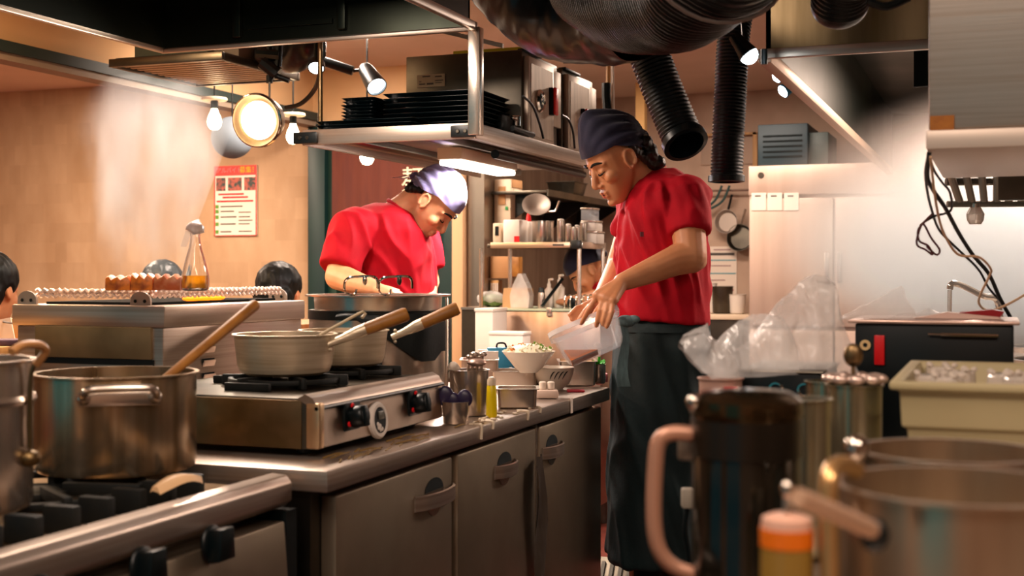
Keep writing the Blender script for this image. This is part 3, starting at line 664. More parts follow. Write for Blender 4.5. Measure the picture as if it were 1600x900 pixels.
# ------------------------------------------------------------------ charcoal-style grill on its own stand
gl = thing('grill', 'boxy stainless grill with a crimped wire grate, behind the range', 'grill', (-1.96, 2.72, 0))
gx0, gx1, gy0, gy1, gz = -2.20, -1.765, 2.43, 3.06, 1.115
M().box(gx0, gx1, gy0, gy1, gz-.052, gz-.002).build('top_frame', STEELX, gl, bevel=.004)
M().box(gx0+.012, gx1-.008, gy0+.006, gy1-.006, .60, gz-.052).build('body', STEELY, gl, bevel=.003)
q0, q1 = WY(56, 557, gy0), WY(237, 512, gy0)
M().box(q0.x, q1.x, gy0-.004, gy0+.006, q0.z, q1.z).build('access_panel', mat('panel_stained', '#8f7a58', .45, .35, '#6d5d40', nscale=7, bump=.06, bscale=12), gl, bevel=.002)
M().box(q0.x, q1.x+.003, gy0-.001, gy0+.006, q0.z-.014, q0.z-.001).build('slot', NOTHERE, gl)
M().box(gx0+.02, gx1-.02, gy0+.02, gy1-.02, 0, .60).build('stand', STEELD, gl)
for (px, py) in ((325, 546), (325, 567), (325, 589)):
    p = WX(px, py, gx1-.006); M().obox(p+V(.004, 0, 0), (0, 1, 0), (.35, 0, 1), (1, 0, -.35), .045, .014, .003).build('louver', mat('louver%d' % py, '#e3c9b6', .4, .5), gl)
    M().obox(p+V(.0015, 0, .006), (0, 1, 0), (0, 0, 1), (1, 0, 0), .048, .010, .002).build('louver_slot', NOTHERE, gl)
for (xa, ya_) in ((gx0+.035, gy0+.012), (gx1-.075, gy0+.012), (gx1-.075, gy1-.02)):
    pts = [V(xa+.028*math.cos(t), ya_, gz+.008+.022*math.sin(t)) for t in [i*math.pi/10 for i in range(11)]]+[V(xa-.028, ya_, gz-.004), V(xa+.028, ya_, gz-.004)]
    e = M().prism(pts, (0, .006, 0)).build('bracket', mat('bracket_pale', '#a8998c', .4, .5) if 'bracket_pale' not in MATS else MATS['bracket_pale'], gl)
    for k in (-.013, .013): M().lathe(cyl_prof(.0042, 0, .002, .0005), (xa+k, ya_-.0005, gz+.008), 8, (0, -1, 0)).build('bolt', NOTHERE, e)
M().box(gx0+.06, gx1-.07, gy0+.05, gy1-.04, gz-.002, gz+.004).build('fire_bed', NOTHERE, gl)
for i, (px, py) in enumerate(((345, 468), (370, 467), (330, 470))):
    M().ell(V(gx1-.085, 2.66+i*.05, gz+.010), (.012, .04, .007), seg=10, rg=6).build('ember', EMBER, gl)
wm = M()
for i in range(42):
    y = gy0+.03+i*(gy1-gy0-.06)/41
    wm.tube([V(gx0+.05+j*(gx1-gx0-.11)/34, y, gz+.028+.0026*(-1)**(i+j)) for j in range(35)], .0022, 5)
for i in range(30):
    x = gx0+.05+i*(gx1-gx0-.11)/29
    wm.tube([V(x, gy0+.03+j*(gy1-gy0-.06)/44, gz+.028+.0026*(-1)**(i+j+1)) for j in range(45)], .0022, 5)
g_ = wm.build('wire_grate', mat('grate_bright', '#f2d8c8', .35, .45), gl); g_['kind'] = 'stuff'
wm = M()
for yy in (gy0+.028,):
    wm.tube([V(gx0+.05+j*.006, yy, gz+.019+.0035*math.sin(j*1.9)) for j in range(54)], .0042, 6)
    wm.tube([V(gx0+.05+j*.006, yy, gz+.030+.0035*math.sin(j*1.9)) for j in range(54)], .0046, 6)
wm.tube([V(gx1-.06, gy0+.03+j*.006, gz+.030+.0035*math.sin(j*1.9)) for j in range(96)], .0046, 6)
wm.tube([V(gx1-.06, gy0+.03+j*.006, gz+.020+.0035*math.sin(j*1.9)) for j in range(96)], .0042, 6)
wm.build('grate_edge', MATS['grate_bright'], gl)
# grilling meat
for i, (px0, px1, py0, lab, mm) in enumerate(((170, 208, 431, 'orange glazed block of grilled meat at the wall end of the grate', MEAT), (210, 243, 428, 'charred block of grilled meat in the middle of the grate', MEAT), (246, 286, 429, 'pale curled slice of grilled meat next to the oil bottle', MEATL))):
    d = 2.86; a0, a1_ = W(px0, 452, d), W(px1, 452, d); zb = gz+.0335; zt_ = W(px0, py0, d).z+.002
    t = thing('grilled_meat', lab, 'meat', (a0.x, a0.y, zb), 'meat grilling on the wire grate')
    m = M(); n = 9
    c = (a0+a1_)/2; ax = (a1_-a0); L = ax.length; ax.normalize(); ay = UP.cross(ax)
    rg = []
    for k in range(n):
        u = k/(n-1); s_ = .84+.16*math.sin(math.pi*u)
        hgt = (zt_-zb)*(.86+.14*math.sin(k*2.1+i)); w_ = .030*s_
        o_ = V(c.x, c.y, zb)+ax*(u-.5)*L
        rg.append([o_+ay*w_*f+UP*hgt*g for f, g in ((-1, .05), (-1.05, .5), (-.95, .9), (-.5, 1.02), (.5, 1), (.95, .9), (1.05, .5), (1, .05), (.4, 0), (-.4, 0))])
    m.loft(rg); m.build('block', mm, t, 50)
# oil bottle
p = W(305, 448, 2.80); p.z = gz+.034
ob = thing('oil_bottle', 'clear glass bottle of golden oil with crumpled film over its mouth, on the grate', 'bottle', p)
pf = [(0, 0), (.024, 0), (.030, .004), (.0305, .02), (.029, .035), (.022, .065), (.0135, .095), (.0105, .115), (.0105, .128), (.013, .130), (.013, .135), (.009, .135), (.009, .115), (.012, .094), (.0205, .064), (.0275, .034), (.029, .02), (.0285, .006), (0, .004)]
M().lathe(pf, p, 32).build('glass', GLASS, ob)
M().lathe([(0, .0042), (.0283, .0062), (.0288, .02), (.0272, .033), (0, .033)], p, 32).build('oil', OIL, ob)
fm = M(); c = p+V(0, 0, .138)
fm.ell(c, (.019, .019, .014), seg=18, rg=12)
o_ = fm.build('film_cap', mat('film_white', '#ead6cf', .3, trans=.25), ob, 20)
for v in o_.data.vertices: v.co += Vector(noise.noise_vector(v.co*90))*.006
M().loft([[c+V(-.012, -.006, -.006)+CU*u*.014+V(0, 0, -.012*k)+CU*(-.004*k) for u in (-.5, 0, .5)] for k in range(4)], cap=False, closed=False).build('film_tail', FILM, o_, 20)

# ------------------------------------------------------------------ stock pot with strainers behind the saucepans
kx, ky, kr = -1.455, 2.885, .172
kp = thing('noodle_stockpot', 'tall stainless stock pot with a flat ring lid behind the saucepans', 'pot', (kx, ky, .85))
M().lathe([(0, .85), (kr-.01, .85), (kr, .86), (kr, 1.075), (kr-.004, 1.08), (kr-.004, .862), (0, .858)], (kx, ky, 0), 64).build('body', STEEL, kp)
M().lathe([(kr-.012, 1.074), (kr+.001, 1.074), (kr+.001, 1.096), (kr-.012, 1.096), (kr-.012, 1.074)], (kx, ky, 0), 64).build('dark_band', BLACKPL, kp)
M().lathe([(kr-.02, 1.096), (kr-.014, 1.096), (kr-.012, 1.128), (kr+.010, 1.130), (kr+.010, 1.134), (kr-.02, 1.134), (kr-.02, 1.096)], (kx, ky, 0), 64).build('rim', STEEL, kp)
M().lathe([(0, 1.12), (kr-.018, 1.12), (kr-.018, 1.126), (0, 1.126)], (kx, ky, 0), 48).build('lid_plate', STEEL, kp)
u = (W(650, 500, 3.1)-W(590, 500, 3.1)).normalized()
# draped dark cloth on the pot
cl = thing('dark_cloth', 'wet black cloth draped over the side of the tall stock pot', 'cloth', (kx+.12, ky-.1, 1.0))
rg = []
for k in range(14):
    a_ = math.radians(-96+k*8.2); up = (1.092+.003*math.sin(k)); dn = 1.075 if k < 3 else (1.06-.085*min(1, (k-3)/5.)*(1 if k < 11 else .75))
    rr = kr+.006+.004*math.sin(k*1.7); dirv = V(math.cos(a_), math.sin(a_), 0); c0 = V(kx, ky, 0)
    rg.append([c0+dirv*(kr-.002)+UP*up, c0+dirv*(rr+.006)+UP*(up-.004), c0+dirv*(rr+.010)+UP*((up+dn)/2), c0+dirv*(rr+.006)+UP*dn, c0+dirv*(rr)+UP*(dn+.002), c0+dirv*(kr+.0022)+UP*((up+dn)/2)])
M().loft(rg).build('cloth', mat('cloth_black', '#0a1416', .5, 0, bump=.3, nscale=30), cl, 60)
for i, px in enumerate((563, 617)):
    p = W(px, 441, 3.05); t = thing('wire_strainer', ('wire strainer loop hooked over the stock pot rim, nearer the grill', 'wire strainer loop hooked over the stock pot rim, beside the dark cloth')[i], 'strainer', p, 'wire loops on the stock pot')
    pts = [W(px-25, 452, 3.04), W(px-24, 440, 3.03), W(px-17, 434, 3.02), W(px, 432, 3.02), W(px+19, 432, 3.02), W(px+26, 437, 3.03), W(px+27, 450, 3.04)]
    M().tube(pts, .0032, 8, smooth=5).build('wire_loop', CHROME, t)
    M().ell(W(px+7, 438, 3.02), (.006, .006, .012), seg=10, rg=8).build('clip', STEELD if i else CHROME, t)
    M().tube([W(px-25, 452, 3.04), W(px-22, 458, 3.02), W(px-10, 461, 3.0), W(px-6, 452, 3.0)], .0026, 6, smooth=4).build('hook', CHROME, t)
tag(M().tube([W(698, 466, 3.12), W(698, 640, 2.98)], .004, 8).build('steel_edge_rod', STEEL), 'thin vertical steel rod beside the tall stock pot', 'rod')
# ================================================================== people
def frame(origin, side, pitch, yaw, s=1.0, roll=0):
    # side -1: faces picture left, +1: faces picture right; pitch: looks down; yaw: turned towards the camera
    fh = (CU*side*math.cos(yaw)-CF*math.sin(yaw)).normalized()
    f = fh*math.cos(pitch)-UP*math.sin(pitch); u = UP*math.cos(pitch)+fh*math.sin(pitch); l = u.cross(f)
    if roll: u, l = u*math.cos(roll)+l*math.sin(roll), l*math.cos(roll)-u*math.sin(roll)
    m = Matrix((f, l, u)).transposed().to_4x4(); m = m@Matrix.Scale(s, 4); m.translation = Vector(origin); return m
def head_shape(m, T):
    R = T.to_3x3()
    def E(c, r, q=None): m.ell(T@Vector(c), r, R if q is None else R@q, 18, 12)
    def C(a_, b, r0, r1): m.cap_(T@Vector(a_), T@Vector(b), r0*R.col[0].length, r1*R.col[0].length)
    E((-.012, 0, .035), (.098, .076, .086))
    rg = []
    for z, fx_, bx_, hy in ((.06, .078, -.05, .066), (.03, .084, -.05, .069), (.008, .0815, -.05, .068), (-.02, .084, -.045, .066), (-.05, .086, -.035, .059), (-.075, .085, -.02, .049), (-.098, .082, .004, .036), (-.113, .074, .02, .024), (-.118, .06, .034, .012)):
        cx = (fx_+bx_)/2; hx = (fx_-bx_)/2
        rg.append([T@Vector((cx+hx*math.copysign(abs(math.cos(t))**.85, math.cos(t)), hy*math.copysign(abs(math.sin(t))**.9, math.sin(t)), z)) for t in [k*2*math.pi/24 for k in range(24)]])
    m.loft(rg)
    C((.080, 0, .014), (.103, 0, -.030), .0075, .0105); E((.101, 0, -.036), (.012, .011, .009))
    for s in (-1, 1):
        E((.090, s*.0115, -.040), (.011, .008, .0075)); C((.081, s*.012, .024), (.066, s*.05, .022), .009, .008)
        E((.0735, s*.033, .002), (.012, .015, .010)); E((.060, s*.047, -.024), (.024, .018, .02))
        # ear: shell, rim, lobe
        E((-.006, s*.075, -.002), (.016, .008, .026), Matrix.Rotation(-.25, 3, 'Y'))
        pts = [T@Vector((-.005+.017*math.cos(t)-.004*math.sin(t), s*(.081+.004*(1 if math.cos(t) < 0 else 0)), .0+.027*math.sin(t))) for t in [math.radians(-60+i*18) for i in range(18)]]
        m.tube(pts, .0042, 8)
        E((.003, s*.077, -.025), (.008, .006, .009))
    C((.088, -.017, -.063), (.088, .017, -.063), .006, .006); C((.0865, -.014, -.0755), (.0865, .014, -.0755), .0065, .0065)
    E((.076, 0, -.102), (.015, .02, .013))
def face_bits(t, T, lipm=LIPS, browm=HAIR, s0=(-1, 1)):
    R = T.to_3x3()
    for s in s0:
        M().tube([T@Vector(q) for q in ((.0915, s*.013, .0255), (.0885, s*.028, .031), (.079, s*.043, .030), (.069, s*.053, .025))], [.003, .0042, .0036, .0015], 8, smooth=4).build('eyebrow', browm, t)
        M().tube([T@Vector(q) for q in ((.0825, s*.018, -.003), (.0865, s*.028, -.0065), (.0825, s*.039, -.0055), (.0735, s*.047, -.001))], [.0012, .0024, .0022, .001], 8, smooth=4).build('eyelashes', browm, t)
    M().loft([[T@Vector((.0955-.35*abs(y), y, z)) for y in [(-.021+.0035*k) for k in range(13)]] for z in (-.060, -.064, -.068)], cap=False, closed=False).build('upper_lip', lipm, t, 60)
    M().loft([[T@Vector((.0945-.35*abs(y), y, z)) for y in [(-.018+.003*k) for k in range(13)]] for z in (-.0705, -.075, -.080)], cap=False, closed=False).build('lower_lip', lipm, t, 60)
    M().tube([T@Vector((.0935-.35*abs(y), y, -.0695)) for y in (-.02, -.01, 0, .01, .02)], .0012, 6).build('mouth_line', browm, t)
def bandana(t, T, m_, hs=1.0, peak=0, knot=True, tails=True, folds=9, amp=.0035):
    n, kk = 96, 26; vs = []; rings = []
    for k in range(-1, kk+1):
        r = []
        for j in range(n):
            th = 2*math.pi*j/n; c, s = math.cos(th), math.sin(th)
            zr = .050 if c > .3 else (.050-.068*(.3-c)/1.3)
            e0 = math.asin(max(-.8, min(.8, (zr-.03)/.1)))
            e = e0+(math.pi/2-e0)*(max(k, 0)/kk)
            rx, ry, rz = .107, .0875, .104*hs
            p = Vector((-.012+rx*c*math.cos(e), ry*s*math.cos(e), .03+rz*math.sin(e)))
            nn = Vector((c*math.cos(e)/rx, s*math.cos(e)/ry, math.sin(e)/rz)).normalized()
            psi = math.atan2(p.y, p.z-.0); back = min(1, max(0, (.09-p.x)/.16))
            f = abs(math.sin(psi*folds*.5+p.x*14+.6*math.sin(psi*3)))**1.5
            p += nn*(amp*(f*2-1)*back+.003*noise.noise(p*28))
            if peak: p += Vector((.3, 0, 1))*peak*math.exp(-((p.x-.02)**2+p.y**2)/.0022)*max(0, math.sin(e))
            if k == -1: p = p-nn*.008+Vector((0, 0, .002))
            r.append(T@p)
        rings.append(r)
    o = M(); o.loft(rings, cap=False); o.build('bandana', m_, t, 60)
    if knot:
        q = M(); R = T.to_3x3()
        q.ell(T@Vector((-.122, 0, .0)), (.016, .022, .018), R, 14, 10); q.ell(T@Vector((-.126, .016, .004)), (.012, .016, .012), R, 12, 8)
        if tails:
            for s in (-1, 1):
                q.loft([[T@Vector((-.125-.012*k, s*(.008+.010*k)+w, .0-.020*k+.004*math.sin(k*2))) for w in (-.010-.002*k, -.004, .004, .010+.002*k)] for k in range(4)], cap=False, closed=False)
        q.build('bandana_knot', m_, t, 60)
def ring(py, pl, pr, dh, d, n=40, sq=.8, lift=0, tilt=0):
    c = W((pl+pr)/2, py, d); hu = (pr-pl)/2/FPX*d; out = []
    for k in range(n):
        a_ = 2*math.pi*k/n; x = math.copysign(abs(math.cos(a_))**sq, math.cos(a_)); y = math.copysign(abs(math.sin(a_))**sq, math.sin(a_))
        out.append(c+CU*hu*x+CF*dh*y+UP*(lift*abs(y)+tilt*x))
    return out
def folds_(me, amp, fu, fz, ph=0, calm=()):
    # hanging cloth folds: sharp-crested ridges that run mostly downwards
    n = len(me.vertices); co = np.empty(n*3); me.vertices.foreach_get('co', co); co = co.reshape(-1, 3)
    nr = np.empty(n*3); me.vertex_normals.foreach_get('vector', nr); nr = nr.reshape(-1, 3)
    u = (co@np.array(CU)+.25*co[:, 2])*fu; w = (co@np.array(CF))*fu*.8; z = co[:, 2]*fz
    h = np.empty(n)
    for i in range(n):
        q = Vector((u[i]+ph, w[i], z[i]))
        h[i] = 1.3*max(0, 1-2.0*abs(noise.noise(q)))**2+.45*noise.noise(q*2.1)-.35
    k = np.ones(n)
    for c_, r_ in calm:
        dd = np.linalg.norm(co-np.array(c_), axis=1) if not isinstance(c_, float) else np.abs(co[:, 2]-c_)
        k *= np.clip((dd-r_*.35)/(r_*.65), .18, 1)
    co += nr*(amp*k*np.clip(h, -1.2, 1.4))[:, None]
    me.vertices.foreach_set('co', co.ravel()); me.update()
    bm = bmesh.new(); bm.from_mesh(me)
    for k in range(2): bmesh.ops.smooth_vert(bm, verts=bm.verts, factor=.5, use_axis_x=True, use_axis_y=True, use_axis_z=True)
    bm.to_mesh(me); bm.free(); me.update()
def finger(m, pts, r0, r1):
    n = len(pts)
    for i in range(n-1):
        m.cap_(pts[i], pts[i+1], r0+(r1-r0)*i/(n-1), r0+(r1-r0)*(i+1)/(n-1), 12)
def body_mesh(t, m, mtl, voxel=.004, it=3):
    me = fuse(m, voxel, it); shift(me, t); o = link('body', me, mtl, t, 80); return o
def cloth_mesh(t, name, m, mtl, voxel=.007, it=5, amp=.006, fu=22, fz=6, ph=0, calm=()):
    me = fuse(m, voxel, it)
    if amp: folds_(me, amp, fu, fz, ph, calm)
    shift(me, t); return link(name, me, mtl, t, 80)

# ---------------------------------------------------------------- cook pouring (standing in the aisle)
P1 = thing('person', 'cook in red T-shirt, dark bandana and black apron pouring from a clear tub', 'person', W(1030, 1041, 3.86))
T1 = frame(W(963, 251, 3.79), -1, math.radians(31), math.radians(22), .97)
b = M(); head_shape(b, T1)
nk = W(1022, 285, 3.84)
b.cap_(T1@V(-.035, 0, -.045), nk, .052, .060); b.cap_(T1@V(.0, 0, -.06), nk+V(0, 0, -.02), .042, .05)
# trunk and legs under the clothes
b.loft([ring(290, 1000, 1070, .12, 3.84), ring(340, 985, 1088, .15, 3.84), ring(430, 982, 1090, .14, 3.85), ring(520, 980, 1092, .14, 3.86), ring(560, 985, 1085, .13, 3.86)])
for px, d in ((1010, 3.80), (1052, 3.92)):
    b.cap_(W(px, 540, d), W(px-4, 780, d), .075, .055); b.cap_(W(px-4, 780, d), W(px, 1010, d), .055, .042)
sL, eL, wL = W(1070, 305, 3.72), W(1080, 402, 3.635), W(972, 441, 3.555)
b.cap_(sL, eL, .055, .046); b.cap_(eL, W(1060, 405, 3.63), .045, .046); b.cap_(W(1062, 404, 3.63), W(1015, 424, 3.595), .045, .036); b.cap_(W(1015, 424, 3.595), wL, .036, .0255)
b.ell(W(1093, 408, 3.64), (.022, .022, .024))
# left hand: palm, four fingers, thumb
def palm(m, w, k_idx, k_pin, r=.016):
    m.cap_(w, k_idx, .020, r); m.cap_(w, k_pin, .020, r*.9); m.cap_(w, (k_idx+k_pin)/2, .022, r*1.08); m.cap_(w, k_idx*.67+k_pin*.33, .021, r); m.cap_(w, k_idx*.33+k_pin*.67, .021, r)
ki, kp_ = W(934, 462, 3.50), W(958, 470, 3.475)
palm(b, wL, ki, kp_)
finger(b, [ki, W(921, 482, 3.495), W(914, 495, 3.505), W(909, 504, 3.515)], .0088, .0064)
finger(b, [ki*.67+kp_*.33, W(937, 485, 3.475), W(934, 499, 3.475), W(932, 509, 3.485)], .0090, .0066)
finger(b, [ki*.33+kp_*.67, W(947, 486, 3.462), W(944, 498, 3.462), W(942, 507, 3.472)], .0087, .0064)
finger(b, [kp_, W(956, 488, 3.455), W(952, 501, 3.455), W(948, 511, 3.465)], .0080, .0060)
finger(b, [wL*.6+ki*.4+UP*-.004, W(945, 470, 3.575), W(932, 487, 3.60), W(927, 494, 3.60)], .0115, .0075)
# right arm and hand on the far side of the tub
sR, eR, wR = W(1005, 305, 3.98), W(968, 415, 4.02), W(938, 470, 3.82)
b.cap_(sR, eR, .052, .042); b.cap_(eR, wR, .040, .026)
k1, k2 = W(913, 480, 3.74), W(930, 489, 3.73); palm(b, wR, k1, k2, .014)
for i, (px, py) in enumerate(((890, 492), (893, 499), (900, 503), (908, 506))):
    k = k1*(1-i/3)+k2*(i/3); e = W(px, py, 3.70); finger(b, [k, (k+e)/2+UP*.010, e], .0085, .0066)
finger(b, [wR*.6+k1*.4, W(915, 486, 3.66), W(905, 500, 3.655)], .011, .0075)
bd = body_mesh(P1, b, SKIN, .0036, 3); face_bits(P1, T1)
bandana(P1, T1, NAVY, 1.2, .030, knot=False, folds=24, amp=.007)
kq = M(); R1 = T1.to_3x3(); kq.ell(T1@V(-.112, .01, .022), (.02, .02, .022), R1); kq.build('bandana_knot', NAVY, P1, 60)
# hair at the nape and sideburn
hm = M()
random.seed(3)
for i in range(26):
    a_ = random.uniform(-.9, .9); p = V(-.062-.034*math.cos(a_*.8)+random.uniform(-.006, .006), .072*math.sin(a_*1.4), random.uniform(-.075, .012))
    hm.ell(T1@p, (.022, .018, .022), R1, 10, 8)
for i in range(9):
    hm.ell(T1@V(-.03-.006*i, .078-.003*i, .02-.011*i), (.014, .010, .018), R1, 10, 8)
me = fuse(hm, .004, 2); folds_(me, .005, 120, 80); shift(me, P1); link('hair', me, HAIRB, P1, 80)
cu_ = M()
for i in range(16):
    p = T1@V(-.085-random.random()*.03, random.uniform(-.02, .06), random.uniform(-.09, 0)); r = random.uniform(.006, .012)
    cu_.tube([p+(CU*math.cos(t)+UP*math.sin(t))*r+CF*.002*t for t in [k*.6 for k in range(9)]], .0016, 5)
cu_.build('hair_curls', HAIRB, P1)
# T-shirt
s = M(); d1 = 3.845
s.loft([ring(262, 1014, 1052, .060, d1, lift=-.005), ring(268, 1004, 1064, .095, d1, lift=-.012), ring(281, 994, 1080, .150, d1, lift=-.012), ring(305, 983, 1090, .180, d1), ring(340, 970, 1097, .185, d1), ring(400, 966, 1102, .175, d1), ring(450, 964, 1105, .17, d1), ring(490, 961, 1107, .17, d1), ring(502, 962, 1108, .17, d1, tilt=-.012)])
def sleeve(m, a_, b2, r0, r1):
    m.lathe([(0, -.02), (r0*.7, -.02), (r0, .01), ((r0+r1)/2, (b2-a_).length*.6), (r1, (b2-a_).length-.004), (r1-.004, (b2-a_).length), (0, (b2-a_).length)], a_, 24, (b2-a_))
sleeve(s, sL+UP*.012, W(1078, 366, 3.665), .074, .062); s.ell(sL, (.08, .075, .062))
sleeve(s, sR, W(988, 370, 4.0), .070, .062)
cloth_mesh(P1, 'shirt', s, REDSH, .006, 3, .015, 19, 2.2, 2.0, [(W(1040, 499, 3.85).z, .10), (W(1078, 366, 3.665), .13), (W(1040, 265, 3.84).z, .06)])
cr_ = []
for k in range(40):
    a_ = 2*math.pi*k/40; q = T1@V(-.02, 0, -.105); q = W(1010+28*math.cos(a_), 283-math.cos(a_)*21, 3.84+.062*math.sin(a_)); cr_.append(q)
M().tube(cr_, .0075, 8, closed=True).build('collar', REDSH, P1)
# small emblem on the chest
p = W(1003, 366, 3.665); M().obox(p, CU, UP, CF, .010, .014, .003).build('chest_emblem', mat('emblem_dark', '#5c1a24', .6), P1)
# apron, ties, trousers, shoes
ap = M(); d1 = 3.86
ap.loft([ring(492, 978, 1096, .155, d1), ring(504, 967, 1102, .168, d1), ring(540, 962, 1108, .178, d1), ring(600, 957, 1100, .18, d1), ring(700, 953, 1092, .185, d1), ring(800, 950, 1087, .19, d1), ring(872, 948, 1083, .195, d1)])
cloth_mesh(P1, 'apron', ap, APRONM, .009, 3, .010, 14, 2.0, 5.0)
M().loft([ring(503, 966, 1104, .176, d1), ring(516, 964, 1106, .182, d1)], cap=False).build('waistband', APRONM, P1, 60)
kn = M(); kn.ell(W(978, 502, 3.66), (.03, .018, .018)); kn.ell(W(990, 499, 3.655), (.02, .014, .012)); kn.build('tie_knot', APRONL, P1)
tl = M(); tl.loft([[W(972+dx+3*math.sin(i*.9), 506+i*14, 3.655-.002*i) for dx in (-3-i*.5, 0, 3, 7+i*.9)] for i in range(8)], cap=False, closed=False); tl.build('tie_tail', APRONL, P1, 60)
tr = M()
for px, d in ((1010, 3.80), (1052, 3.92)):
    tr.loft([ring(840, px-24, px+24, .07, d), ring(1015, px-20, px+20, .055, d)])
    tr.build('trouser_leg', TROUS, P1, 60); tr = M()
    p = W(px-14, 1041, d); M().ell(p+UP*.045, (.05, .05, .045)).ell(p+UP*.035-CU*.07, (.10, .05, .035)).build('shoe', BLACKPL, P1, 60)

# the tub he pours from
ti = math.radians(23); ex = CU*math.cos(ti)+UP*math.sin(ti); ez = -CU*math.sin(ti)*1.0+UP*math.cos(ti); ey = CF*.97+UP*-.24
ey = (ey-ex*ey.dot(ex)).normalized(); ez = ex.cross(ey)
if ez.z < 0: ez = -ez
c0 = W(911, 504, 3.60)
tb = thing('plastic_tub', 'clear frosted plastic tub tilted in the cook\'s hands, orange sauce in its corner', 'tub', c0-UP*.1)
def rr(cx, cy, hx, hy, r, z, n=6):
    o = []
    for qx, qy, a0 in ((1, 1, 0), (-1, 1, 90), (-1, -1, 180), (1, -1, 270)):
        for k in range(n+1):
            a_ = math.radians(a0+90*k/n); o.append(c0+ex*(cx+qx*(hx-r)+r*math.cos(a_))+ey*(cy+qy*(hy-r)+r*math.sin(a_))+ez*z)
    return o
hx, hy, hh = .098, .072, .098
M().loft([rr(0, 0, hx, hy, .03, 0), rr(0, 0, hx+.006, hy+.006, .034, 0), rr(0, 0, hx+.006, hy+.006, .034, -.012), rr(0, 0, hx+.001, hy+.001, .03, -.012), rr(0, 0, hx-.014, hy-.012, .026, -hh+.012), rr(0, 0, hx-.026, hy-.022, .02, -hh),
          rr(0, 0, hx-.03, hy-.026, .018, -hh+.0025), rr(0, 0, hx-.017, hy-.015, .024, -hh+.014), rr(0, 0, hx-.003, hy-.003, .028, -.010), rr(0, 0, hx, hy, .03, 0)], cap=False).build('shell', FROST, tb, 40)
M().loft([rr(0, 0, hx-.026, hy-.022, .02, -hh), rr(0, 0, hx-.03, hy-.026, .018, -hh+.0025)]).build('base', FROST, tb, 40)
M().loft([rr(0, 0, hx, hy, .03, .0005), rr(0, 0, hx+.0075, hy+.0075, .034, .0005), rr(0, 0, hx+.0075, hy+.0075, .034, -.0125), rr(0, 0, hx+.0015, hy+.0015, .03, -.0125)], cap=False).build('rim', FROSTR, tb, 40)
o_ = c0-ez*(hh-.004); sc_ = M()
hzl = [ex*(-.074), ex*(-.081)+ez*.036, ex*(.006)]
sc_.prism([o_+q+ey*-.053 for q in hzl], ey*.10); sc_.build('sauce', ORANGE, tb)

# ---------------------------------------------------------------- cook stooping over the far side of the counter
K2 = 1.055
def W2(px, py, d): return W(px, py, d*K2)
P2 = thing('person', 'stooping cook in red T-shirt and pale purple bandana behind the stock pot', 'person', W(590, 950, 4.54))
T2 = frame(W2(677, 317, 4.30), 1, math.radians(53), math.radians(18), .98)
b = M(); head_shape(b, T2); nk = W2(612, 345, 4.36)
b.cap_(T2@V(-.045, 0, -.03), nk, .056, .066); b.cap_(T2@V(-.01, 0, -.06), nk+CU*.03-UP*.02, .045, .055)
b.loft([ring(345, 560, 640, .12, 4.38*K2), ring(380, 545, 660, .15, 4.38*K2), ring(450, 555, 665, .14, 4.38*K2), ring(560, 555, 660, .14, 4.36*K2)])
for px, d in ((580, 4.28), (615, 4.46)): b.cap_(W2(px, 540, d), W2(px, 960, d), .075, .045)
sR2, eR2, wR2 = W2(556, 352, 4.22), W2(529, 432, 4.13), W2(585, 450, 3.98)
b.cap_(sR2, eR2, .055, .047); b.cap_(eR2, W2(550, 440, 4.06), .047, .042); b.cap_(W2(550, 440, 4.06), wR2, .042, .027)
k1, k2 = W2(612, 455, 3.95), W2(612, 460, 3.90); palm(b, wR2, k1, k2, .015)
for i in range(4):
    k = k1*(1-i/3)+k2*(i/3); finger(b, [k, k+CU*.03-UP*.008, k+CU*.045-UP*.028], .0088, .0066)
finger(b, [wR2*.6+k1*.4, k1+UP*.004+CF*.02, k1+CU*.02+CF*.02], .011, .008)
sL2, eL2, wL2 = W2(650, 362, 4.52), W2(668, 440, 4.5), W2(668, 470, 4.3)
b.cap_(sL2, eL2, .055, .045); b.cap_(eL2, wL2, .042, .027)
k1, k2 = W2(672, 482, 4.24), W2(684, 484, 4.24); palm(b, wL2, k1, k2, .015)
for i in range(4):
    k = k1*(1-i/3)+k2*(i/3); finger(b, [k, k-CF*.02-UP*.02, k-CF*.02-UP*.045], .0088, .0066)
finger(b, [wL2, k1-CF*.03, k1-CF*.045-UP*.01], .011, .008)
body_mesh(P2, b, SKIN2, .0042, 3); face_bits(P2, T2)
bandana(P2, T2, PURPLE, 1.05, 0, knot=True, folds=22, amp=.005)
hm = M(); R2 = T2.to_3x3()
for i in range(10): hm.ell(T2@V(-.085+.004*i, -.045+.008*i, -.02-.002*i), (.018, .018, .02), R2, 10, 8)
for i in range(6): hm.ell(T2@V(-.045-.008*i, -.07+.003*i, .012-.008*i), (.014, .012, .016), R2, 10, 8)
me = fuse(hm, .004, 2); folds_(me, .004, 120, 80); shift(me, P2); link('hair', me, HAIR, P2, 80)
s = M(); d2 = 4.37
s.loft([ring(318, 584, 628, .07, d2*K2), ring(324, 566, 640, .11, d2*K2), ring(338, 546, 655, .165, d2*K2), ring(362, 534, 668, .19, d2*K2), ring(400, 537, 677, .185, d2*K2), ring(440, 545, 680, .175, d2*K2), ring(510, 548, 674, .17, d2*K2), ring(570, 550, 668, .17, d2*K2)])
sleeve(s, sR2+UP*.01, W2(528, 421, 4.135), .082, .070); s.ell(sR2+V(0, 0, -.005), (.085, .085, .07))
sleeve(s, sL2, W2(668, 425, 4.5), .075, .066)
cloth_mesh(P2, 'shirt', s, REDSH, .006, 3, .013, 13, 4, 9.0, [(W2(528, 421, 4.135), .12), (W2(606, 320, 4.37).z, .07)])
cr_ = []
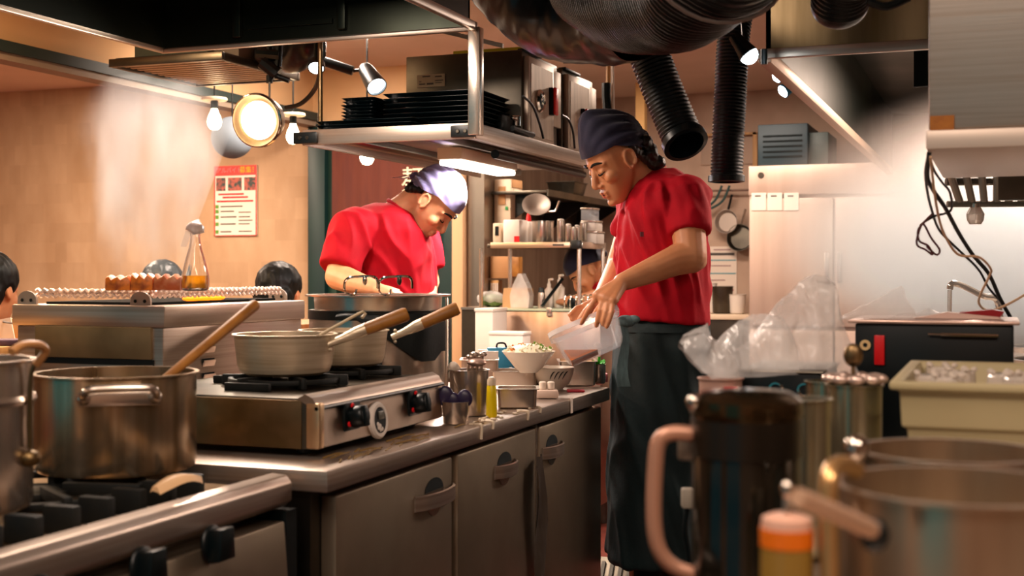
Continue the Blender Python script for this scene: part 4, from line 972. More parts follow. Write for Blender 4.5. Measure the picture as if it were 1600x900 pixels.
for k in range(40):
    a_ = 2*math.pi*k/40; cr_.append(W2(623+24*math.cos(a_)+8, 332+math.cos(a_)*19, 4.35+.075*math.sin(a_)))
M().tube(cr_, .008, 8, closed=True).build('collar', REDSH, P2)
M().loft([ring(540, 548, 672, .175, d2*K2), ring(700, 552, 668, .18, d2*K2), ring(820, 556, 664, .18, d2*K2)]).build('apron', APRONM, P2, 60)
for px, d in ((580, 4.28), (615, 4.46)): M().loft([ring(800, px-20, px+20, .07, d*K2), ring(965, px-16, px+16, .055, d*K2)]).build('trouser_leg', TROUS, P2, 60)
for px, d in ((588, 4.28), (623, 4.46)): M().ell(W2(px, 425+(H-.035)*FPX/(d*K2), d), (.10, .06, .035)).build('shoe', BLACKPL, P2)

# ---------------------------------------------------------------- cook crouched at the back, seen through the shelf
P3 = thing('person', 'crouching cook in navy bandana working behind the back shelf posts', 'person', W(975, 795, 6.45))
T3 = frame(W(917, 423, 6.36), -1, math.radians(44), math.radians(12), 1.0)
b = M(); head_shape(b, T3); nk = W(948, 446, 6.46); b.cap_(T3@V(-.04, 0, -.04), nk, .055, .062)
b.loft([ring(452, 950, 1000, .16, 6.5), ring(500, 955, 1010, .16, 6.5), ring(560, 955, 1015, .15, 6.5)])
b.cap_(W(950, 458, 6.35), W(925, 466, 6.28), .05, .036); b.cap_(W(925, 466, 6.28), W(890, 470, 6.2), .036, .026); b.ell(W(882, 472, 6.2), (.045, .04, .018))
for px in (965, 995): b.cap_(W(px, 560, 6.5), W(px, 770, 6.5), .075, .05)
body_mesh(P3, b, SKIN, .006, 2); face_bits(P3, T3, s0=(1,)); bandana(P3, T3, NAVY, 1.05, 0, True, False)
s = M(); s.loft([ring(431, 946, 972, .07, 6.5), ring(438, 940, 990, .15, 6.5), ring(465, 940, 1010, .19, 6.5), ring(560, 945, 1020, .18, 6.5)])
sleeve(s, W(955, 452, 6.38), W(934, 463, 6.3), .075, .06); cloth_mesh(P3, 'shirt', s, REDSH, .010, 3, .006, 15, 5)
for px in (965, 995): M().loft([ring(555, px-26, px+26, .09, 6.5), ring(790, px-18, px+18, .06, 6.5)]).build('trouser_leg', TROUS, P3, 60)

# ---------------------------------------------------------------- guests at the dining counter (only their hair shows)
def guest(lab, px, py, d, m_, r=1.0):
    p = W(px, py, d); t = thing('person', lab, 'person', (p.x, p.y, 0), 'guests seated at the dining counter')
    T = frame(p-UP*.085, 1, math.radians(12), math.radians(-72), r)
    b = M(); head_shape(b, T); b.cap_(T@V(-.03, 0, -.06), T@V(-.06, 0, -.2), .055, .065)
    c = T@V(-.07, 0, -.24)
    for z_, hu, hd in ((0, .05, .12),): pass
    rgs = []
    for z_, hx_, hy_ in ((c.z+.05, .06, .07), (c.z, .10, .19), (c.z-.12, .12, .20), (c.z-.30, .11, .17), (.445, .14, .18)):
        rgs.append([V(c.x+hx_*math.cos(k*math.pi/12), c.y+hy_*math.sin(k*math.pi/12), z_) for k in range(24)])
    b.loft(rgs)
    for s_ in (-1, 1):
        b.cap_(V(c.x, c.y+s_*.19, c.z-.03), V(c.x+.08, c.y+s_*.22, c.z-.28), .055, .042); b.cap_(V(c.x+.08, c.y+s_*.22, c.z-.28), V(c.x+.28, c.y+s_*.15, c.z-.26), .042, .028)
        b.ell(V(c.x+.33, c.y+s_*.14, c.z-.26), (.05, .035, .016))
        b.cap_(V(c.x, c.y+s_*.09, .525), V(c.x+.36, c.y+s_*.10, .51), .08, .06); b.cap_(V(c.x+.36, c.y+s_*.10, .5), V(c.x+.34, c.y+s_*.1, .08), .055, .04); b.ell(V(c.x+.40, c.y+s_*.1, .05), (.11, .045, .045))
    me = fuse(b, .009, 2); shift(me, t); link('body', me, SKIN, t, 80)
    h_ = M(); R = T.to_3x3(); h_.ell(T@V(-.022, 0, .042), (.108, .090, .094), R, 24, 16); h_.ell(T@V(-.055, 0, -.01), (.075, .084, .075), R, 20, 12)
    me = fuse(h_, .006, 2); folds_(me, .004, 55, 14, px); shift(me, t); link('hair', me, m_, t, 80)
    sh_ = M(); sh_.loft([[q+(q-V(c.x, c.y, q.z))*.10 for q in rg_] for rg_ in rgs])
    for s_ in (-1, 1): sh_.cap_(V(c.x, c.y+s_*.185, c.z-.03), V(c.x+.08, c.y+s_*.22, c.z-.26), .065, .056)
    me = fuse(sh_, .010, 2); shift(me, t); link('jacket', me, mat('jacket%d' % px, '#1a2024', .8), t, 80)
    # stool
    st = thing('bar_stool', 'dark stool under the guest with '+lab.split(' with ')[1], 'stool', (c.x, c.y, 0), 'stools at the dining counter')
    M().lathe(cyl_prof(.17, .385, .425, .01), (c.x, c.y, 0), 28).build('seat', BLACKPL, st); M().lathe(cyl_prof(.025, .02, .386, .002), (c.x, c.y, 0), 16).build('column', STEELD, st); M().lathe(cyl_prof(.19, 0, .02, .005), (c.x, c.y, 0), 28).build('base', STEELD, st)
guest('seated guest with glossy black hair showing beside the stock pot', 438, 429, 5.2, HAIR)
guest('seated guest with dark hair cut by the picture edge', -14, 416, 4.35, HAIR)
guest('seated guest with crown showing above the grilled meat', 257, 424, 5.9, mat('hair_teal', '#0d2027', .4))
# ================================================================== on and above the hanging shelf
dz = sz+.012
# black trays in stacks
def tray_mesh(w, d, h=.012):
    m = M(); def_r = .012
    def rr_(hx, hy, r, z, n=3):
        o = []
        for qx, qy, a0 in ((1, 1, 0), (-1, 1, 90), (-1, -1, 180), (1, -1, 270)):
            for k in range(n+1):
                a_ = math.radians(a0+90*k/n); o.append(V(qx*(hx-r)+r*math.cos(a_), qy*(hy-r)+r*math.sin(a_), z))
        return o
    hx, hy = w/2, d/2
    m.loft([rr_(hx-.016, hy-.016, .008, .0), rr_(hx-.004, hy-.004, .012, h-.003), rr_(hx, hy, .014, h-.001), rr_(hx, hy, .014, h), rr_(hx-.004, hy-.004, .012, h), rr_(hx-.018, hy-.018, .008, .0025)], cap=True)
    return m
def tray_stack(lab, cx, cy, w, d, n, step, group, jit=.003, first=None):
    src = None
    for i in range(n):
        lb = lab % ('lowest' if i == 0 else 'topmost' if i == n-1 else ('second', 'third', 'fourth', 'fifth', 'sixth', 'seventh', 'eighth', 'ninth', 'tenth', 'eleventh')[i-1]+' from the bottom')
        if src is None:
            src = tray_mesh(w, d).build('serving_tray', TRAYM, None, 40, world=False); o = src
        else:
            o = src.copy(); COL.objects.link(o)
        o.location = (cx+random.uniform(-jit, jit), cy+random.uniform(-jit, jit), dz+.001+i*step)
        tag(o, lb, 'tray', group)
tray_stack('wide black tray, %s of the three by the shelf front lip', -1.93, 3.79, .36, .15, 3, .0128, 'wide trays on the hanging shelf')
tray_stack('long black tray, %s in the tall stack before the steel oven', -1.79, 4.08, .36, .30, 9, .0172, 'long trays on the hanging shelf')
tray_stack('thin black tray, %s in the stack beside the rusty pipe', -2.06, 4.04, .13, .24, 12, .0118, 'thin trays on the hanging shelf')
# two steel ovens
def oven(lab, y0_, y1_, red, label_plate):
    t = thing('microwave_oven', lab, 'oven', (-1.8, (y0_+y1_)/2, dz), 'steel ovens on the hanging shelf')
    x0_, x1_, z0_, z1_ = -2.04, -1.585, dz+.013, 1.982
    M().box(x0_, x1_, y0_, y1_, z0_, z1_).build('cabinet', STEELD, t, bevel=.004)
    for x in (x0_+.05, x1_-.05):
        for y in (y0_+.04, y1_-.04): M().lathe(cyl_prof(.014, dz+.0008, dz+.014, .002), (x, y, 0), 10).build('foot', RUBBER, t)
    M().box(x1_, x1_+.022, y0_+.015, y1_-.10, z0_, z1_-.02).build('door', mat('oven_door_'+red, '#b0a090', .4, .7), t, bevel=.004)
    M().box(x1_+.022, x1_+.024, y0_+.035, y1_-.12, z0_+.02, z1_-.045).build('door_panel', mat('oven_panel_'+red, '#c7b49f', .45, .4, '#b3a08b', nscale=6, stretch=(1, 8, 1)), t)
    M().box(x1_, x1_+.016, y1_-.095, y1_, z0_+.08, z1_-.03).build('control_strip', MATS['oven_panel_'+red], t, bevel=.002)
    M().box(x1_-.02, x1_+.012, y0_+.01, y1_-.2, z1_-.004, z1_+.006).build('top_vent', BLACK, t, bevel=.002)
    return t, x1_
t, xf = oven('steel oven nearer the post, with a chrome dial and a red handle', 4.27, 4.66, 'a', True)
p = WX(843, 158, xf+.026); M().lathe([(0, 0), (.042, 0), (.042, .006), (.034, .012), (.030, .008), (0, .008)], p, 28, (1, 0, 0)).build('dial', CHROME, t)
M().lathe([(0, .009), (.027, .009), (.02, .012), (0, .012)], p, 20, (1, 0, 0)).build('dial_face', BLACKPL, t)
for k in range(6): M().ell(p+V(.013, .014*math.cos(k), .014*math.sin(k)), (.002, .005, .005), seg=8, rg=6).build('dial_mark', CHROME, t)
q0, q1 = WY(652, 137, 4.268), WY(695, 115, 4.268)
lp = M().box(q0.x, q1.x, 4.266, 4.27, q0.z, q1.z).build('rating_plate', mat('plate_paper', '#b7a68a', .7), t)
w_ = q1.x-q0.x; h_ = q1.z-q0.z
for u0, u1, v0, v1 in ((.2, .48, .80, .90), (.08, .16, .42, .48), (.08, .3, .2, .30), (.36, .6, .18, .32), (.66, .9, .75, .85), (.66, .95, .45, .52), (.66, .9, .28, .33)):
    M().box(q0.x+w_*u0, q0.x+w_*u1, 4.2645, 4.266, q0.z+h_*v0, q0.z+h_*v1).build('print_line', FK, lp, 0)
M().tube([WX(658, 148, -1.86), ][0:0] or [V(-2.05, 4.24, 1.66), V(-2.06, 4.20, 1.69), V(-2.05, 4.22, 1.73), V(-2.03, 4.268, 1.74)], .004, 6, smooth=5).build('cord_loop', BLACKPL, t)
def red_handle(t, y, zlo, zhi):
    h_ = M().box(xf+.018, xf+.040, y-.014, y+.014, zlo, zhi).build('handle_grip', BLACKPL, t, bevel=.004)
    M().box(xf+.040, xf+.050, y-.012, y+.024, zlo, zhi).build('handle_cover', REDGLOW, h_, bevel=.005)
a_ = WX(866, 180, xf+.04); b2 = WX(866, 137, xf+.04); red_handle(t, a_.y, a_.z, b2.z)
t2, xf = oven('steel oven farther along the shelf, half behind the cook\'s bandana', 4.72, 5.12, 'b', False)
a_ = WX(915, 205, xf+.04); b2 = WX(915, 170, xf+.04); red_handle(t2, a_.y, a_.z, b2.z)
# black cable from each oven, black tap and box on the shelf edge
for i, (pts, lab) in enumerate(((((817, 150), (832, 165), (842, 190), (849, 216)), 'black power cable drooping across the nearer oven front'), (((878, 180), (888, 187), (895, 205), (898, 232)), 'black power cable drooping across the farther oven front'))):
    x = -1.535
    tag(M().tube([WX(*q, x) for q in pts], .0045, 8, smooth=6).build('power_cable', BLACKPL), lab, 'cable', 'oven cables')
bt = thing('shelf_valve', 'small black box with a chrome valve at the shelf edge beside the oven', 'valve', WX(796, 205, -1.60))
M().box(-1.70, -1.60, 4.12, 4.24, dz+.0008, dz+.09).build('box', BLACKPL, bt, bevel=.006)
p = WX(808, 190, -1.565); M().lathe(cyl_prof(.016, -.018, .02, .003), p, 16).build('valve_body', CHROME, bt); M().ell(p+V(0, -.03, .01), (.012, .014, .010), seg=10, rg=8).build('valve_knob', CHROME, bt)
M().tube([p+V(.005, -.06, -.03), p+V(.015, .02, -.035), p+V(.015, .12, -.035)], .010, 10).build('pipe', BLACKPL, bt)
tag(M().box(-1.95, -1.60, 4.50, 4.502, 1.99, 2.035).build('warning_strip', YELLOWS), 'yellow-green printed strip above the steel oven, under the duct', 'sign')
# steel plate behind post top and diagonal strut
tag(M().panel(V(-1.98, 3.95, 2.06), V(-1.53, 3.95, 1.93), V(-1.98, 3.95, 2.075), .01).build('hood_strut', STEELX), 'slanting steel strut between the hood and the wall behind the post', 'strut')

# ------------------------------------------------------------------ ducts
def corrugated(path, r, pitch, amp, seg=40, k=10):
    p = spline([Vector(q) for q in path], k); L = [0]
    for i in range(1, len(p)): L.append(L[-1]+(p[i]-p[i-1]).length)
    n = int(L[-1]/pitch*6); pts = []; rad = []; j = 0
    for i in range(n+1):
        s_ = L[-1]*i/n
        while j < len(L)-2 and L[j+1] < s_: j += 1
        f = (s_-L[j])/max(1e-9, L[j+1]-L[j]); pts.append(p[j].lerp(p[j+1], f))
        base_r = r(s_/L[-1]) if callable(r) else r
        rad.append(base_r+amp*math.sin(2*math.pi*i/6))
    m = M(); m.tube(pts, rad, seg, cap=False)
    return m, pts
# big sagging duct, wrapped half
m, pts = corrugated([W(736, -240, 3.5), W(742, -170, 3.5), W(782, -70, 3.48), W(850, 8, 3.42), W(925, 28, 3.3), W(990, 18, 3.15)], lambda u: .135-.015*u, .06, .0012)
dA_ = thing('wrapped_duct', 'thick duct wrapped in crinkled dark plastic sagging beside the hood', 'duct', W(850, 10, 3.4))
o = m.build('wrapped_sleeve', DUCTP, dA_, 80)
for v in o.data.vertices: v.co += Vector(noise.noise_vector(v.co*9))*.010+Vector(noise.noise_vector(v.co*26))*.005
m, pts = corrugated([W(935, -40, 3.0), W(990, -14, 2.85), W(1050, -22, 2.65), W(1105, -60, 2.45), W(1150, -140, 2.3), W(1172, -300, 2.25), W(1176, -560, 2.25)], lambda u: .135, .012, .0016)
dB_ = thing('flexible_duct', 'huge black ribbed flexible duct bulging down from the ceiling above the aisle', 'duct', W(1040, 20, 2.7))
o = m.build('ribbed_hose', DUCT, dB_, 80)
for v in o.data.vertices: v.co += Vector(noise.noise_vector(v.co*7))*.012
ci = min(range(len(pts)), key=lambda k: (pts[k]-W(1120, -80, 2.4)).length); c = pts[ci]; ax = (pts[ci+6]-c).normalized(); u = ax.orthogonal().normalized(); w_ = ax.cross(u)
M().tube([c+(u*math.cos(k*.2094)+w_*math.sin(k*.2094))*.146 for k in range(30)], .004, 6, closed=True).build('wire_hoop', mat('wire_grey', '#8d8078', .4, .8), dB_)
# two hanging hoses
def hose(lab, path, r, tilt_end):
    m, pts = corrugated(path, r, .011, .0022, 28)
    t = thing('exhaust_hose', lab, 'hose', pts[-1], 'black ribbed exhaust hoses')
    m.build('ribbed_hose', DUCT, t, 80)
    ax = (pts[-1]-pts[-8]).normalized(); c = pts[-1]
    M().lathe([(r+.004, -.02), (r+.008, -.018), (r+.008, 0), (r-.004, .002), (r-.006, -.02), (r-.02, -.06), (0, -.07)], c, 32, ax).build('end_collar', BLACKPL, t)
    return t
hose('black ribbed hose hanging slanted above the standing cook\'s shoulder, open end down', [W(985, 20, 3.35), W(1012, 80, 3.35), W(1035, 140, 3.34), W(1062, 205, 3.32), W(1072, 226, 3.3)], .052, 0)
hose('black ribbed hose hanging straight down beside the steam hood', [W(1170, -150, 4.05), W(1160, -40, 4.05), W(1146, 60, 4.05), W(1141, 150, 4.05), W(1137, 230, 4.05), W(1135, 284, 4.05)], .050, 0)
# duct in front of the steam hood
m, pts = corrugated([W(1362, -520, 2.35), W(1360, -330, 2.35), W(1352, -190, 2.35), W(1345, -90, 2.4), W(1318, -30, 2.5), W(1312, 6, 2.55)], lambda u: .056, .012, .0015, 32)
dC_ = thing('short_duct', 'rounded black duct end hanging before the steam hood front', 'duct', pts[-1])
m.build('ribbed_hose', DUCT, dC_, 80)
M().ell(pts[-1], (.057, .057, .05), seg=28, rg=16).build('end_cap', DUCT, dC_)
M().tube([W(1355, 2, 2.42), W(1385, 10, 2.42), W(1420, -4, 2.42)], .008, 8, smooth=5).build('strap', BLACKPL, dC_)
# spot lights by the right hood
p = W(1170, 86, 3.0); t = thing('hood_spotlight', 'bright bluish-white spotlight at the corner of the steam hood', 'spotlight', p)
M().lathe([(0, -.06), (.014, -.06), (.018, -.03), (.024, -.002), (.021, .0), (0, .0)], p, 18, (CU*.55-UP*.8-CF*.2)).build('head', BLACKPL, t)
M().ell(p, (.022, .022, .022), seg=16, rg=10).build('glowing_lens', SPOTG, t)
M().tube([W(1166, 76, 3.02), W(1162, 35, 3.05), W(1160, -40, 3.05)], .007, 8, smooth=4).build('arm', BLACKPL, t)
for (px, py, dd, lab) in ((1223, 143, 4.4, 'small bluish spotlight clipped under the hood rim, nearer the wall boxes'), (1213, 121, 4.9, 'tiny bluish spotlight clipped higher under the hood rim')):
    p = W(px, py, dd); t = thing('clip_spotlight', lab, 'spotlight', p, 'spotlights under the hood rim'); ax = (-CU*.75-UP*.5-CF*.3).normalized()
    M().lathe([(0, -.07), (.016, -.07), (.020, -.03), (.026, -.002), (.022, 0), (0, 0)], p, 16, ax).build('head', BLUEB, t)
    M().lathe([(0, 0), (.022, 0), (.012, .008), (0, .010)], p, 16, ax).build('glowing_lens', SPOTG, t)
    M().tube([p-ax*.06, p-ax*.10, V(-.552, p.y+.02, 1.722)], .008, 8).build('clip', BLACKPL, t)
# hanging cables at the steel cabinet
def cable(lab, pts, r, m_, d0=2.25, d1=2.75):
    n = len(pts); pp = [W(x, y, d0+(d1-d0)*max(0, min(1, (y-240)/260.))) for x, y in pts]
    tag(M().tube(pp, r, 8, smooth=7).build('hanging_cable', m_), lab, 'cable', 'cables hanging from the steel cabinet')
cable('thick black cable hanging from the steel cabinet down to the black box', [(1452, 238), (1449, 275), (1458, 297), (1477, 325), (1498, 364), (1520, 398), (1545, 428), (1562, 465), (1581, 500)], .0042, BLACKPL)
cable('thin black cable looping wide beside the thick black one', [(1452, 242), (1459, 265), (1472, 285), (1484, 300), (1487, 325), (1478, 333), (1462, 337), (1447, 345), (1438, 352)], .0024, BLACKPL)
cable('black cable hanging closest to the haze, ending behind the black box', [(1451, 240), (1446, 270), (1450, 305), (1458, 335), (1468, 360), (1492, 385), (1528, 420), (1545, 450), (1563, 470)], .0026, BLACKPL, 2.24, 2.8)
cable('dark red cable curling into two loops below the cabinet', [(1457, 334), (1441, 350), (1434, 362), (1437, 377), (1450, 384), (1457, 398), (1446, 390), (1434, 384), (1433, 372), (1442, 350), (1455, 372), (1468, 390), (1463, 398), (1448, 385)], .0021, mat('cable_red', '#4a1718', .4), 2.28, 2.4)
cable('pale beige cable looping in front of the black cables', [(1454, 245), (1460, 300), (1468, 345), (1480, 375), (1498, 398), (1530, 402), (1548, 420), (1545, 433), (1532, 460), (1530, 475), (1542, 485), (1560, 482), (1585, 470), (1610, 455)], .0024, mat('cable_beige', '#d8b08a', .5), 2.2, 2.6)
# ================================================================== the back of the kitchen
# wall shelf of dark steel on the steel wall, with a pan
ws = thing('wall_shelf', 'dark steel wall shelf high on the steel wall at the back', 'shelf', (-2.42, 7.2, 1.6))
M().box(-2.6, -2.27, 6.52, 8.15, 1.615, 1.632).build('board', STEELD, ws, bevel=.002)
M().box(-2.275, -2.268, 6.52, 8.15, 1.60, 1.636).build('lip', STEELD, ws)
for y in (6.62, 7.4, 8.05): M().prism([V(-2.6, y, 1.615), V(-2.3, y, 1.615), V(-2.6, y, 1.42)], (0, .008, 0)).build('bracket', BLACK, ws)
p = WX(886, 296, -2.36)
ft = thing('food_pan', 'steel food pan standing on the high wall shelf', 'pan', (p.x, p.y, 1.633))
M().loft([[V(p.x+sx_*(.07+e), p.y+sy_*(.10+e), 1.633+z) for sx_, sy_ in ((-1, -1), (1, -1), (1, 1), (-1, 1))] for e, z in ((0, 0), (.015, .075), (.022, .075), (.022, .08), (.012, .08), (-.004, .006))]).build('shell', STEELD, ft, bevel=.003)
bo = WX(866, 295, -2.40); tag(M().box(bo.x-.05, bo.x+.06, bo.y-.16, bo.y-.05, 1.633, 1.643).build('scraper_board', BLACK), 'small dark board lying on the wall shelf beside the pan', 'board')
# tall carton / dispenser on the steel wall
c = WX(752, 372, -2.56); t = thing('wall_dispenser', 'tall cream box dispenser fixed to the steel wall beside the pale post', 'dispenser', (c.x, c.y, c.z))
M().box(-2.598, -2.50, 6.56, 6.74, 1.37, 1.70).build('case', CREAMPL, t, bevel=.006)
M().box(-2.502, -2.494, 6.575, 6.73, 1.655, 1.70).build('top_flap', CARD, t, bevel=.002); M().box(-2.5, -2.496, 6.60, 6.70, 1.40, 1.65).build('front_panel', CREAMPL, t, bevel=.003)
M().box(-2.53, -2.515, 6.554, 6.562, 1.53, 1.55).build('green_label', mat('label_green', '#2f8f4a', .6), t)
M().box(-2.57, -2.53, 6.553, 6.562, 1.56, 1.66).build('print_panel', CARD, t)
for i, (z0_, z1_, lab, mm, w_) in enumerate(((1.155, 1.275, 'brown carton fixed on the steel wall behind the shelf leg', CARD, .12), (1.03, 1.145, 'small pale slotted rack on the steel wall under the carton', WOODL, .05))):
    t = thing('wall_carton' if i == 0 else 'slotted_rack', lab, 'box' if i == 0 else 'rack', (-2.55, 6.6, z0_))
    M().box(-2.598, -2.598+w_, 6.50, 6.56, z0_, z1_).build('case', mm, t, bevel=.003)
    if i == 0: M().box(-2.478, -2.43, 6.50, 6.56, z0_+.01, z1_-.004).build('side_flap', WOODH, t, bevel=.002)
    else:
        for k in range(4): M().box(-2.592+k*.012, -2.586+k*.012, 6.494, 6.50, z0_+.015, z1_-.015).build('slot', WHITE_M, t)
# bench with steel over-shelf
bn = thing('back_bench', 'stainless work bench with a clasp, under the back over-shelf', 'bench', (-2.05, 6.0, 0))
bx0_, bx1_, by0_, by1_, bzt = -2.46, -1.70, 5.62, 6.07, 1.018
q = WY(772, 540, by0_).x
M().box(q, bx1_, by0_, by1_, .12, bzt-.012).build('body', mat('bench_face', '#b09787', .3, 1, '#9f8574', nscale=3, stretch=(8, 1, 1)), bn, bevel=.004)
M().box(bx0_, q-.001, by0_+.16, by1_, .12, bzt-.012).build('side_body', STEELD, bn)
M().box(q-.01, bx1_+.01, by0_-.008, by1_, bzt-.012, bzt).build('top', mat('bench_top', '#9fa78f', .4, .3), bn, bevel=.003)
M().box(bx0_, q-.011, by0_+.15, by1_, bzt-.012, bzt).build('top_extension', STEEL, bn)
cl_ = WY(858, 487, by0_-.006); k_ = M().box(cl_.x-.012, cl_.x+.012, by0_-.012, by0_-.002, cl_.z-.022, cl_.z+.02).build('clasp', STEEL, bn, bevel=.002)
for x in (-2.4, -1.75):
    for y in (5.83, 6.02): M().lathe(cyl_prof(.02, 0, .121, .002), (x, y, 0), 12).build('foot', STEELD, bn)
os_ = thing('over_shelf', 'steel over-shelf on four posts standing on the back bench', 'shelf', (-2.05, 6.05, bzt))
za = 1.318
a0, a1_ = WY(767, 380, 5.66), WY(906, 380, 5.66); xr = a1_.x
M().box(a0.x-.02, xr, 5.66, 6.06, za-.012, za+.006).build('deck', STEELD, os_, bevel=.002)
M().box(a0.x, xr-.045, 5.652, 5.66, za-.016, za+.012).build('front_lip', mat('lip_bright', '#c9ae90', .35, .8), os_, bevel=.002)
M().box(xr-.04, xr+.004, 5.65, 5.68, za-.02, za+.02).build('corner_block', BLACK, os_, bevel=.003)
M().box(xr, xr+.008, 5.68, 6.06, za-.018, za+.014).build('side_lip', STEEL, os_, bevel=.002)
pl = M().box(xr-.13, xr-.075, 5.650, 5.652, za-.006, za+.002).build('brand_mark', FK, os_, 0)
for (px, y) in ((752, 5.80), (797, 6.0), (905, 5.68), (942, 6.02)):
    p = WY(px, 400, y); M().tube([V(p.x, y, bzt), V(p.x, y, za-.012)], .0105, 10).build('post', STEEL, os_)
# things on the over-shelf: white box, red squeeze bottle, steel pot with strainer, canisters
zs = za+.007
def onshelf(px, y): return WY(px, 380, y)
p = onshelf(808, 5.78); t = thing('white_canister', 'white plastic box with a red mark on the back over-shelf', 'box', (p.x, p.y, zs))
M().box(p.x-.05, p.x+.035, 5.72, 5.84, zs, zs+.115).build('case', WHITE_M, t, bevel=.006); M().box(p.x+.008, p.x+.035, 5.717, 5.721, zs+.008, zs+.036).build('red_mark', REDPL, t)
p = onshelf(817, 5.80); t = thing('squeeze_bottle', 'red-capped squeeze bottle behind the white box on the over-shelf', 'bottle', (p.x, 5.88, zs))
M().lathe([(0, 0), (.02, 0), (.022, .006), (.022, .10), (.012, .115), (0, .115)], (p.x, 5.88, zs), 18).build('bottle', WHITE_M, t); M().lathe([(0, .112), (.014, .112), (.011, .135), (.005, .155), (0, .156)], (p.x, 5.88, zs), 16).build('cap', REDPL, t)
p = onshelf(776, 5.75); t = thing('timer_box', 'small pale box with a dark window at the end of the over-shelf', 'box', (p.x, 5.75, zs))
M().box(p.x-.012, p.x+.028, 5.73, 5.80, zs, zs+.10).build('case', CREAMPL, t, bevel=.004); M().box(p.x, p.x+.018, 5.728, 5.731, zs+.04, zs+.085).build('window', BLACKPL, t)
p = onshelf(846, 5.80); t = thing('small_pot', 'shiny steel pot with a strainer resting in it on the over-shelf', 'pot', (p.x, 5.82, zs))
M().lathe(pot_prof(.052, .11, .002, .003), (p.x, 5.82, zs), 32).build('body', STEEL, t)
c = WY(838, 320, 5.80); t = thing('round_strainer', 'round steel strainer bowl leaning in the shiny pot on the over-shelf', 'strainer', (p.x, 5.8, zs+.08))
M().lathe([(.0, -.026), (.035, -.02), (.058, -.006), (.066, 0), (.069, .001), (.069, .004), (.062, .003), (.034, -.016), (0, -.021)], c, 32, (.25, -.75, .62)).build('bowl', mat('strainer_grey', '#a69a90', .5, .8), t)
M().tube([c+V(.05, 0, -.035), WY(868, 330, 5.80), WY(874, 314, 5.80)], .005, 8).build('handle', STEEL, t)
for i, (px, r, h_, y, lab) in enumerate(((876, .018, .11, 5.76, 'narrow steel shaker next to the shiny pot'), (888, .014, .085, 5.72, 'short steel tube cup at the over-shelf front'), (896, .014, .07, 5.72, 'shortest steel cup in the row on the over-shelf'), (902, .013, .08, 5.76, 'slim steel cup just before the stacked boxes'), (912, .018, .10, 5.86, 'tall steel canister behind the stacked boxes'))):
    p = WY(px, 380, y); t = thing('steel_cup', lab, 'cup', (p.x, y, zs), 'steel cups on the over-shelf'); M().lathe(pot_prof(r, h_, .0015, .002, 1, .004), (p.x, y, zs), 20).build('cup', STEEL, t); M().lathe([(0, h_-.01), (r-.002, h_-.01), (r*.8, h_+.006), (0, h_+.008)], (p.x, y, zs), 18).build('lid', WHITE_M if i != 2 else STEEL, t)
for i, (px, z0_, w_, h_, lab, mm) in enumerate(((927, 0, .075, .06, 'white tub at the bottom of the stack on the over-shelf end', WHITE_M), (925, .062, .07, .05, 'white tub in the middle of the stack on the over-shelf end', WHITE_M), (922, .114, .055, .06, 'clear tub on top of the stack on the over-shelf end', FROST))):
    p = WY(px, 380, 5.92); t = thing('storage_tub', lab, 'tub', (p.x, 5.92, zs+z0_), 'tubs stacked on the over-shelf')
    M().box(p.x-w_/2, p.x+w_/2, 5.86, 5.98, zs+z0_, zs+z0_+h_-.008).build('body', mm, t, bevel=.004); M().box(p.x-w_/2-.003, p.x+w_/2+.003, 5.857, 5.983, zs+z0_+h_-.008, zs+z0_+h_).build('lid', STEEL, t, bevel=.002)
tag(M().box(xr-.20, xr+.0, 5.69, 5.70+.06, zs, zs+.004).build('flat_tray', TRAYM, None, bevel=.001), 'flat black tray under the cups at the over-shelf front', 'tray')
# things on the bench: bag of greens, brown paper bag in plastic, soap bottles, squeegee, wire rack
p = WY(768, 490, 5.85); t = thing('bag_of_greens', 'plastic bag of green leaves at the end of the back bench', 'bag', (p.x, 5.86, bzt))
m = M(); m.ell((p.x, 5.86, bzt+.03), (.06, .05, .032), seg=18, rg=10); o = m.build('leaves', mat('greens', '#2f4a22', .5, 0, '#6b8a46', nscale=40), t)
for v in o.data.vertices: v.co += Vector(noise.noise_vector(v.co*60))*.010
m = M(); m.ell((p.x-.005, 5.86, bzt+.042), (.075, .055, .036), seg=18, rg=10); o = m.build('film', FILM, t)
for v in o.data.vertices: v.co += Vector(noise.noise_vector(v.co*40))*.012; v.co.z = max(v.co.z, .003)
p = WY(808, 478, 5.75); t = thing('paper_sack', 'brown paper sack inside a peaked plastic bag on the back bench', 'bag', (p.x, 5.75, bzt))
M().loft([[V(p.x-.055*f+g, 5.70, bzt+z), V(p.x+.07*f+g, 5.70, bzt+z), V(p.x+.07*f+g, 5.78, bzt+z), V(p.x-.055*f+g, 5.78, bzt+z)] for f, g, z in ((1, 0, 0), (1.02, 0, .05), (.97, .004, .095))]).build('sack', mat('sack_brown', '#b98f63', .8), t)
M().loft([[V(p.x+.035+a_*hw, 5.72+b_*.03, bzt+z) for a_, b_ in ((-1, -1), (1, -1), (1, 1), (-1, 1))] for hw, z in ((.045, .002), (.05, .06), (.035, .11), (.012, .155), (.008, .165))]).build('film', FILM, t, 20)
for i, (px, h_, lab) in enumerate(((858, .115, 'white pump bottle on the back bench, shorter of the two'), (874, .135, 'white pump bottle on the back bench, taller of the two'))):
    p = WY(px, 480, 5.9); t = thing('pump_bottle', lab, 'bottle', (p.x, 5.9, bzt), 'pump bottles on the back bench')
    M().lathe([(0, 0), (.024, 0), (.026, .006), (.026, h_*.7), (.010, h_*.85), (.010, h_), (0, h_)], (p.x, 5.9, bzt), 20).build('bottle', WHITE_M, t); M().tube([V(p.x, 5.9, bzt+h_), V(p.x, 5.9, bzt+h_+.02), V(p.x+.025, 5.88, bzt+h_+.022)], .006, 8).build('pump', WHITE_M, t)
